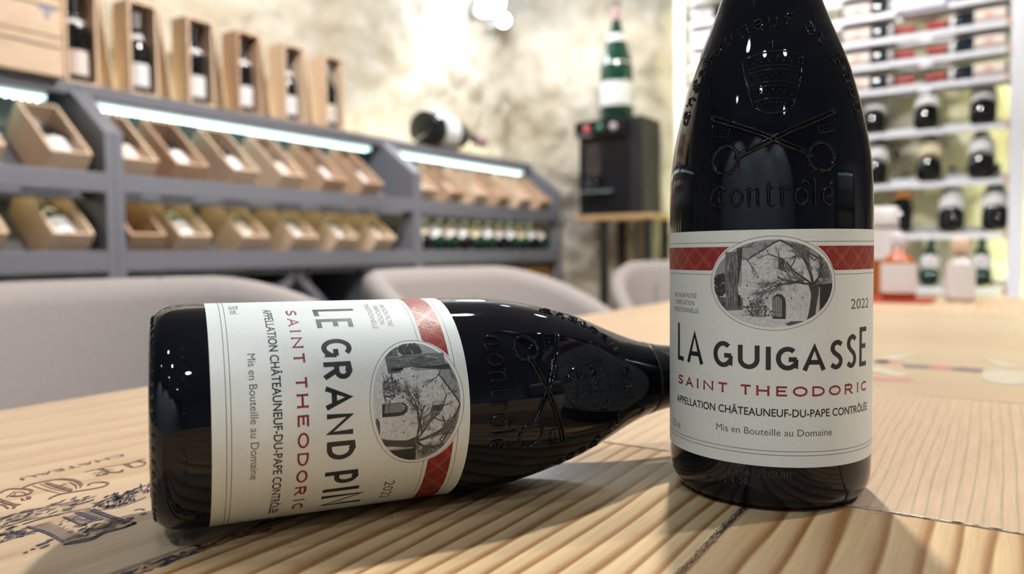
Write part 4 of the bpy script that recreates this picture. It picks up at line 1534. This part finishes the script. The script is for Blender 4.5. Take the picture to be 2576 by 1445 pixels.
def crate(w, L, H, m, name='wine_crate', t=0.008):
    """open-topped box: local x runs to the front, origin at the front lower edge"""
    e = empty(name)
    MB().box(-L, 0, -w / 2, w / 2, 0, t).build('base_board', m, e)
    for sg in (-1, 1):
        y = sg * (w / 2 - t / 2)
        MB().box(-L, 0, y - t / 2, y + t / 2, t, H).build('side_board', m, e)
    MB().box(-t, 0, -w / 2 + t, w / 2 - t, t, H).build('end_board', m, e)
    MB().box(-L, -L + t, -w / 2 + t, w / 2 - t, t, H).build('end_board', m, e)
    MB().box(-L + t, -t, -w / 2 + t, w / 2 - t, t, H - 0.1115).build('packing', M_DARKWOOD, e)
    return e


cr_a = crate(0.118, 0.262, 0.130, M_CRATE)
cr_b = crate(0.118, 0.262, 0.130, M_CRATE2)
first = {0: cr_a, 1: cr_b}
used = {0: False, 1: False}


def put_crate(kind, y, zl, label, group, lift=0.008):
    if used[kind]:
        o = copy_tree(first[kind])
    else:
        o = first[kind]
        used[kind] = True
    o.location = (XCR, y, zl + ZCR)
    o.rotation_euler = (0, SL, 0)
    return tag(o, label, 'crate', group)


def bottle_in_crate(y, zl, label, group, lab=M_WLAB, glass=M_BGL):
    o = small_bottle('bordeaux', 0.046, 0.238, glass, lab, M_GREYC, 0.10, 0.42, 20)
    c, s = math.cos(SL), math.sin(SL)
    ox, oz = -0.011, 0.0655                    # crate space: just behind the front board, on the packing
    x = XCR + ox * c + oz * s
    z = zl + ZCR - ox * s + oz * c
    place(o, (x, y, z), (-c, 0, s), (s, 0, c))
    return tag(o, label, 'wine bottle', group)


B1 = [1.345, 1.562, 1.780, 2.000, 2.225, 2.445]
B2 = [1.362, 1.567, 1.815, 2.055, 2.285, 2.522]
for row, (ys, zl, nm) in enumerate(((B1, ZL1, 'upper'), (B2, ZL2, 'lower'))):
    for i, y in enumerate(ys):
        kind = 1 if (row, i) in ((0, 1), (0, 5), (1, 0), (0, 4)) else 0
        put_crate(kind, y + (0.034 if i == 0 else 0), zl, 'tilted open pine crate, %s of six on the middle unit\'s %s shelf' % (ORD[i], nm), 'tilted crates on the display shelves')
        if not (row == 1 and i == 0):
            bottle_in_crate(y + (0.034 if i == 0 else 0), zl, 'bottle lying in the %s crate on the middle unit\'s %s shelf' % (ORD[i], nm), 'bottles in the tilted crates',
                            M_WLAB if (i + row) % 3 else M_PLAB, M_BGN if row else M_BGL)
for row, (zl, nm) in enumerate(((ZL1, 'upper'), (ZL2, 'lower'))):
    for i, y in enumerate((0.930, 1.166)):
        put_crate(0, y - 0.002 * row, zl, 'tilted open pine crate, %s from the divider on the near unit\'s %s shelf' % (ORD[1 - i], nm), 'tilted crates on the display shelves')
        bottle_in_crate(y - 0.002 * row, zl, 'bottle in the %s crate from the divider on the near unit\'s %s shelf' % (ORD[1 - i], nm), 'bottles in the tilted crates')
for i in range(6):
    y = 2.835 + i * 0.222
    put_crate(1 if i % 2 else 0, y, ZL1, 'tilted pine crate, %s from the divider on the far unit beside the dispenser' % ORD[i], 'tilted crates on the display shelves')
    bottle_in_crate(y, ZL1, 'bottle in the %s crate from the divider on the far unit\'s upper shelf' % ORD[i], 'bottles in the tilted crates', M_PLAB)
# loose bottles lying side by side on the far unit's lower shelf
for i in range(11):
    y = 2.83 + i * 0.113
    lab = (M_CLAB, M_WLAB, M_PLAB, M_WLAB)[i % 4]
    o = small_bottle('burgundy', 0.043, 0.27, M_BGN if i % 3 else M_BGL, lab, (M_GREYC, M_CLAB)[i % 2], 0.14, 0.42, 20)
    c, s = math.cos(SL), math.sin(SL)
    place(o, (XF - 0.050 + 0.045 * s, y, ZL2 - 0.010 + 0.045 * c), (-c, 0, s), (s, 0, c))
    tag(o, 'dark bottle, %s from the divider in the far unit\'s row of loose bottles' % ORD[i], 'wine bottle', 'loose bottles on the far shelf')

# upright presentation boxes with bottles on the top boards
UB = [(1.315, 0.090), (1.527, 0.090), (1.752, 0.092), (1.968, 0.092), (2.197, 0.092), (2.424, 0.092)]


def upright_box(i, yc, w):
    H, D, t = 0.322, 0.10, 0.008
    m = M_CRATE2 if i in (3,) else M_CRATE
    e = empty('presentation_box', (XT - 0.012, yc, ZTOP))
    MB().box(-D, 0, -w / 2 - t, w / 2 + t, 0, t).build('base_board', m, e)
    MB().box(-D, 0, -w / 2 - t, w / 2 + t, H - t, H).build('top_board', m, e)
    MB().box(-D, 0, -w / 2 - t, -w / 2, t, H - t).build('side_board', m, e)
    MB().box(-D, 0, w / 2, w / 2 + t, t, H - t).build('side_board', m, e)
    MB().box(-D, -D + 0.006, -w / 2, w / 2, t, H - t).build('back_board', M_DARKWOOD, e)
    tag(e, 'upright wooden presentation box, %s of six on the shelf top' % ORD[i], 'wine box', 'upright wine boxes')
    lab = (M_PLAB, M_WLAB, M_WLAB, M_WLAB, M_WLAB, M_PLAB)[i]
    b = small_bottle('burgundy' if i in (1, 4) else 'bordeaux', 0.038, 0.285, M_BGL, lab, M_GREYC if i in (1, 5) else M_BLACK, 0.08, 0.36, 22, neck=M_WLAB if i != 5 else None)
    place(b, (XT - 0.058, yc, ZTOP + t + 0.0005), (0, 0, 1), (1, -0.5, 0))
    tag(b, 'dark bottle standing in the %s upright box on the shelf top' % ORD[i], 'wine bottle', 'bottles in the upright boxes')
    # sliding lid leaning beside the box
    if i < 5:
        l = MB().box(-0.092, 0.0, -0.003, 0.003, 0, 0.315).build('box_lid', M_CRATE)
        l.location = (XT - 0.015, yc + w / 2 + t + 0.052, ZTOP + 0.002)
        l.rotation_euler = (math.radians(8.2), 0, 0)
        tag(l, 'thin sliding wooden lid leaning against the %s upright box' % ORD[i], 'box lid', 'lids of the upright boxes')


for i, (y, w) in enumerate(UB):
    upright_box(i, y, w)

# closed crates stacked on the near unit
for k in range(3):
    z0 = ZTOP + k * 0.121
    e = empty('closed_crate', (0, 0, 0))
    MB().box(-2.69, XT + 0.03, 0.74, 1.235, z0 + 0.001, z0 + 0.118, b=0.003).build('body', M_CRATE, e)
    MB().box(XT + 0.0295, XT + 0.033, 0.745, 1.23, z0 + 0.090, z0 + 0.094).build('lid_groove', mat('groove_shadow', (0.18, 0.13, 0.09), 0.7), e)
    if k == 1:
        mk = MB()
        mk.box(XT + 0.0305, XT + 0.0315, 1.165, 1.215, z0 + 0.076, z0 + 0.088)
        mk.box(XT + 0.0305, XT + 0.0315, 1.184, 1.196, z0 + 0.050, z0 + 0.076)
        mk.build('stamp', mat('blue_grey_stamp', (0.28, 0.28, 0.36), 0.6), e)
    tag(e, ('closed pale wooden crate at the bottom of the stack of three', 'closed pale wooden crate with blue-grey stamp, middle of the stack', 'closed pale wooden crate on top of the stack of three')[k], 'crate', 'stacked closed crates')

# narrow boxes standing in the near unit's cabinet, and crates in the far unit's
for i in range(11):
    y = 0.80 + i * 0.040
    e = empty('box_end', (0, 0, 0))
    MB().box(-2.66, XF - 0.035, y + 0.001, y + 0.037, 0.10, TZ - 0.02, b=0.002).build('body', M_CRATE, e)
    MB().box(XF - 0.0355, XF - 0.0335, y + 0.006, y + 0.032, 0.13, TZ - 0.05).build('end_panel', M_CRATE2, e)
    e.name = 'narrow_wine_box'
    tag(e, 'narrow upright wooden wine box, %s in the near unit\'s cabinet row' % ORD[i], 'wine box', 'narrow boxes in the near cabinet')
M_ORANGE = noisy('orange_crate_wood', (0.40, 0.19, 0.055), (0.48, 0.25, 0.09), 8, 0.6, 3, (2, 2, 6))
for i, (a, b) in enumerate(((2.785, 3.225), (3.265, 3.69), (3.73, 4.065))):
    e = empty('stored_crate', (0, 0, 0))
    MB().box(-2.64, XF - 0.05, a, b, 0.10, TZ + 0.025, b=0.003).build('body', M_ORANGE, e)
    cy, rr_ = (a + b) / 2, 0.05
    MB().add([(XF - 0.0495, cy + rr_ * math.cos(2 * PI * k / 20), TZ - 0.13 + 0.3 * rr_ * math.sin(2 * PI * k / 20)) for k in range(20)], [tuple(range(20))]).build('hand_hole', M_DARKWOOD, e)
    tag(e, 'orange-brown wooden crate, %s from the divider in the far unit\'s cabinet' % ORD[i], 'crate', 'crates in the far cabinet')

# big bottle lying on the far unit
o = small_bottle('burgundy', 0.092, 0.60, M_BGL, M_WLAB, M_PINKF, 0.17, 0.40, 40, arc=4.6)
place(o, (-2.53, 3.05, ZTOP + 0.0935), (-0.06, 1, 0.0), (0.9, 0, 0.35))
tag(o, 'huge dark bottle with white label lying on top of the grey shelves', 'wine bottle')

# ------------------------------------------------------------------ wine dispenser on its stand
YD = 3.85
st = empty('dispenser_stand', (0, 0, 0))
M_OAK = noisy('oak_stand', (0.42, 0.26, 0.12), (0.50, 0.33, 0.17), 9, 0.5, 3, (3, 1, 1))
MB().box(-2.055, -1.575, YD - 0.03, 4.12, TZ + 0.285, TZ + 0.315, b=0.004).build('shelf_top', M_OAK, st)
for x in (-1.875, -1.605):
    for y in (YD + 0.0, 4.09):
        MB().box(x - 0.02, x + 0.02, y - 0.015, y + 0.015, 0, TZ + 0.285).build('leg', M_BLACK, st)
tag(st, 'narrow stand with wooden top and black legs under the wine dispenser', 'stand')
d = empty('wine_dispenser', (0, 0, 0))
M_DISP = mat('dispenser_black', (0.008, 0.008, 0.011), 0.3, 0, 0.25)
M_DSIDE = mat('dispenser_grey', (0.020, 0.020, 0.021), 0.5, 0, 0.25)
zb = TZ + 0.3165
MB().box(-2.03, -1.645, YD + 0.012, 4.12, zb, TZ + 0.855, b=0.006).build('cabinet', M_DSIDE, d)
MB().box(-2.03, -1.725, YD, YD + 0.0125, zb + 0.004, TZ + 0.855, b=0.003).build('front_frame', M_DISP, d)
hd = MB().box(-2.045, -1.725, YD - 0.03, YD + 0.001, TZ + 0.755, TZ + 0.845, b=0.004).build('control_panel', M_DISP, d)
for x, c in ((-1.965, (0.62, 0.10, 0.10)), (-1.885, (0.02, 0.16, 0.07)), (-1.80, (0.50, 0.42, 0.43))):
    mb = MB().lathe([(0.0, 0.022), (0.008, 0.020), (0.010, 0.0)], 18)
    b = mb.build('button', mat('button_%d' % int(c[0] * 100), c, 0.35), hd)
    b.location = (x, YD - 0.03, TZ + 0.80)
    b.rotation_euler = (PI / 2, 0, 0)
MB().box(-2.047, -1.93, YD - 0.033, YD - 0.029, TZ + 0.757, TZ + 0.772).build('trim_strip', mat('satin_steel', (0.25, 0.25, 0.27), 0.3, 0.8), hd)
M_WIN = mat('dispenser_window', (0.035, 0.03, 0.035), 0.05)
for a, b in ((-1.985, -1.895), (-1.865, -1.775)):
    MB().box(a, b, YD - 0.004, YD + 0.001, TZ + 0.47, TZ + 0.72).build('window_panel', M_WIN, d)
MB().box(-1.99, -1.81, YD - 0.05, YD, TZ + 0.44, TZ + 0.452, b=0.002).build('glass_tray', mat('tray_glass', (0.16, 0.22, 0.24), 0.1), d)
MB().lathe([(0.0, 0.018), (0.012, 0.016), (0.014, 0)], 16).build('badge', mat('badge_grey', (0.2, 0.18, 0.19), 0.3, 0.5), d)
bd = d.children[-1]
bd.location = (-1.87, YD, TZ + 0.355)
bd.rotation_euler = (PI / 2, 0, 0)
tag(d, 'tall black wine dispenser with red and green buttons by the stone wall', 'wine dispenser')
g = empty('wine_glass', (-1.905, YD - 0.026, TZ + 0.453))
M_CLEAR = mat('clear_glass', (0.9, 0.95, 0.95), 0.03)
set_in(M_CLEAR.node_tree.nodes['Principled BSDF'], 'Transmission Weight', 1.0)
MB().lathe([(0, 0.0), (0, 0.02), (0.002, 0.02), (0.004, 0.004), (0.030, 0.003), (0.036, 0.012), (0.055, 0.021), (0.08, 0.019), (0.08, 0.018), (0.055, 0.02), (0.037, 0.0)], 20).build('glass', M_CLEAR, g)
tag(g, 'small clear wine glass on the dispenser\'s tray', 'wine glass')
o = small_bottle('champagne', 0.094, 0.685, M_BGN, M_WLAB, M_PINKF, 0.12, 0.48, 36, neck=M_WLAB, cap0=0.84, arc=3.6)
place(o, (-1.86, 3.99, TZ + 0.8555), (0, 0, 1), (0.35, -1, 0))
tag(o, 'giant green champagne bottle standing on the wine dispenser', 'champagne bottle')

# ------------------------------------------------------------------ white bottle rack on the back wall
YR = 3.75
rk = empty('bottle_rack', (0, 0, 0))
XL, XRR = -1.395, 0.052
for x in (XL, XRR):
    MB().box(x - 0.022, x + 0.030, YR - 0.01, YR + 0.03, 0.0, CEIL_Z - 0.1, b=0.003).build('post', M_WHITE, rk)
    MB().box(x - 0.022, x + 0.030, YR + 0.26, YR + 0.30, 0.0, CEIL_Z - 0.1, b=0.003).build('post', M_WHITE, rk)
    s = MB().box(x - 0.018, x + 0.018, YR + 0.302, YR + 0.312, 0.3, CEIL_Z - 0.2).build('light_strip', mat('rack_led', (0.9, 0.95, 0.8), 0.5, emit=(0.92, 1.0, 0.55), estr=16.0), rk)
ROWS_LIE = [TZ + z for z in (1.375, 1.265, 1.155, 1.044, 0.935, 0.820)]
ROWS_TILT = [TZ + z for z in (0.622, 0.393, 0.167, -0.070, -0.30)]
for z in ROWS_LIE + ROWS_TILT:
    MB().box(XL + 0.031, XRR - 0.023, YR, YR + 0.012, z - 0.020, z + 0.004, b=0.002).build('front_rail', M_WHITE, rk)
    zz = z + (0.0 if z > TZ + 0.8 else 0.032)
    MB().box(XL + 0.031, XRR - 0.023, YR + 0.10 if z > TZ + 0.8 else YR + 0.14, YR + 0.112 if z > TZ + 0.8 else YR + 0.152, zz - 0.020, zz + 0.004).build('rear_rail', M_WHITE, rk)
    for x in (XL + 0.036, XRR - 0.030):
        MB().box(x - 0.008, x + 0.008, YR - 0.012, YR, z - 0.022, z + 0.018, b=0.003).build('peg', M_CRATE2, rk)
    MB().box(-0.685, -0.660, YR + 0.014, YR + 0.03, z - 0.02, z + 0.0).build('bracket', M_WHITE, rk)
tag(rk, 'tall white metal bottle rack lit from behind against the stone wall', 'rack')

M_MARK = mat('red_label_mark', (0.55, 0.22, 0.18), 0.6)
names = ('top', 'second', 'third', 'fourth', 'fifth', 'lowest')
for k, z in enumerate(ROWS_LIE):
    for j, (xb, sg, side) in enumerate(((-0.632, 1, 'inner, label first'), (0.026, -1, 'base at right-hand post'), (-1.355, 1, 'base at left-hand post'), (-0.72, -1, 'base at mid rack'))):
        if k == 0 and j < 2:
            continue
        o = small_bottle('bordeaux', 0.038, 0.305, M_BGB, M_PLAB if j < 2 else M_WLAB, M_REDC, 0.05, 0.42, 20, neck=M_WLAB, cap0=0.76, spot=M_MARK)
        place(o, (xb, YR + 0.058, z + 0.004 + 0.034), (sg, 0, 0), (0, -1, 0.10))
        tag(o, 'red-capped bottle lying on the rack\'s %s sideways row, %s' % (names[k], side), 'wine bottle', 'bottles lying along the rack')
TILT = [
    [(-0.495, 'w'), (-0.280, 'w'), (-0.066, 'w'), (-0.76, 'w'), (-1.0, 'w'), (-1.24, 'w')],
    [(-0.485, 'w'), (-0.268, 'c'), (-0.070, 'w'), (-0.76, 'c'), (-1.0, 'w'), (-1.24, 'w')],
    [(-0.375, 'o'), (-0.178, 'w'), (-0.016, 'w'), (-0.62, 'w'), (-0.85, 'w'), (-1.08, 'c'), (-1.28, 'w')],
    [(-0.47, 'r'), (-0.26, 'r'), (-0.062, 'r'), (-0.72, 'w'), (-0.95, 'w'), (-1.2, 'w')],
]
M_OLAB = mat('orange_brown_label', (0.34, 0.13, 0.03), 0.5)
rown = ('first', 'second', 'third', 'fourth')
for k, row in enumerate(TILT):
    z = ROWS_TILT[k]
    order = sorted(range(len(row)), key=lambda q: -row[q][0])
    for q, (x, c) in enumerate(row):
        lab = {'w': M_WLAB, 'c': M_CLAB, 'o': M_OLAB, 'r': M_WLAB}[c]
        big = k < 3
        r = 0.051 if big else 0.038
        H = 0.345 if big else 0.27
        if c == 'o':
            r, H = 0.046, 0.33
        o = small_bottle('burgundy' if c != 'o' else 'champagne', r, H, M_BGL if big else M_BGN, lab, M_BLACK if c != 'w' else M_GREYC, 0.20 if c != 'o' else 0.44, 0.46 if c != 'o' else 0.60, 26, spot=M_MARK if c == 'r' else None, arc=3.3)
        a = math.radians(52)
        place(o, (x, YR + 0.030 + r * math.sin(a), z + 0.005 + r * math.cos(a)), (0, math.cos(a), math.sin(a)), (0, -math.sin(a), math.cos(a)))
        tag(o, 'dark bottle leaning in the rack\'s %s tilted row, %s from right-hand post' % (rown[k], ORD[order.index(q)]), 'wine bottle', 'bottles leaning on the rack')
pc = MB().box(-0.405, -0.205, YR - 0.016, YR - 0.013, TZ + 1.150, TZ + 1.262).build('price_card', mat('lilac_white_card', (0.70, 0.68, 0.84), 0.5))
tag(pc, 'blank lilac-white card hung on the upper rails of the white rack', 'card')

# ------------------------------------------------------------------ things at the far end of the table
M_AMBER = mat('amber_spirit', (0.36, 0.10, 0.015), 0.08)
M_STOP = mat('blush_stopper', (0.66, 0.48, 0.38), 0.5)


def squat(loc, r, H, lab0, lab1, glass, stop, label, stop_r=0.6):
    e = empty('spirit_bottle', loc)
    MB().lathe(bottle_profile('squat', r, H), 30).build('body', glass, e)
    MB().lathe([(H * lab0, r + 0.0006), (H * lab1, r + 0.0006)], 26, a0=0, a1=2 * PI).build('label', M_WLAB, e)
    MB().lathe([(H * 0.78, 0), (H * 0.78, r * stop_r), (H * 0.80, r * (stop_r + 0.03)), (H * 0.97, r * (stop_r + 0.03)), (H, r * (stop_r - 0.05)), (H, 0)], 24).build('stopper', stop, e)
    return tag(e, label, 'spirit bottle', 'spirit bottles at the table\'s far end')


squat((-0.172, 1.72, TT + 0.0055), 0.0325, 0.135, 0.10, 0.54, M_AMBER, mat('pearl_stopper', (0.62, 0.58, 0.62), 0.25), 'squat amber spirit bottle with wide white label on the red mat', 0.42)
squat((-0.064, 1.75, TT + 0.0005), 0.026, 0.128, 0.07, 0.55, mat('clear_gin', (0.55, 0.48, 0.46), 0.08), M_STOP, 'squat pale spirit bottle with blush stopper beside the red mat')
squat((-0.215, 1.86, TT + 0.0005), 0.031, 0.20, 0.42, 0.76, M_AMBER, M_WLAB, 'taller amber bottle with white upper label behind the red mat', 0.9)
t = MB().box(-0.232, -0.108, 1.66, 1.80, TT + 0.0002, TT + 0.005, b=0.002).build('serving_mat', mat('red_mat', (0.36, 0.03, 0.02), 0.5))
tag(t, 'small red serving mat under the squat amber bottle', 'mat')

# ------------------------------------------------------------------ double spotlight near the corner
sp = empty('wall_spotlight', (0, 0, 0))
MB().box(-2.72, -2.69, 3.78, 3.98, TZ + 1.56, TZ + 1.62, b=0.004).build('bracket', M_WHITE, sp)
M_BULB = mat('spot_bulb', (1, 1, 1), 0.4, emit=(0.93, 0.96, 1.0), estr=60.0)
for (x, y, z, r) in ((-2.655, 3.88, TZ + 1.655, 0.085), (-2.575, 3.90, TZ + 1.535, 0.038)):
    MB().tube([(-2.70, y, z - 0.02), (x - 0.02, y + 0.02, z)], 0.008, 8).build('arm', M_WHITE, sp)
    dirv = Vector((0.55, -0.80, -0.25)).normalized()
    c = Vector((x, y, z))
    hd = MB().tube([c - dirv * 0.07, c - dirv * 0.03, c + dirv * 0.012], [r * 0.55, r, r * 1.05], 24).build('lamp_head', M_WHITE, sp)
    vs = [c + dirv * 0.0135]
    u = dirv.cross(Vector((0, 0, 1))).normalized()
    w = dirv.cross(u)
    vs += [c + dirv * 0.0130 + r * 0.96 * (u * math.cos(2 * PI * k / 24) + w * math.sin(2 * PI * k / 24)) for k in range(24)]
    MB().add(vs, [(0, 1 + k, 1 + (k + 1) % 24) for k in range(24)]).build('bulb', M_BULB, hd, fix=True)
ld = bpy.data.lights.new('spot_glow', 'POINT')
ld.energy = 20
ld.color = (0.86, 0.92, 1.0)
ld.shadow_soft_size = 0.06
lo = bpy.data.objects.new('lamp', ld)
COL.objects.link(lo)
lo.parent = sp
lo.location = (-2.33, 3.55, TZ + 1.52)
tag(sp, 'glaring double spotlight fixed high on the stone wall near the corner', 'spotlight')
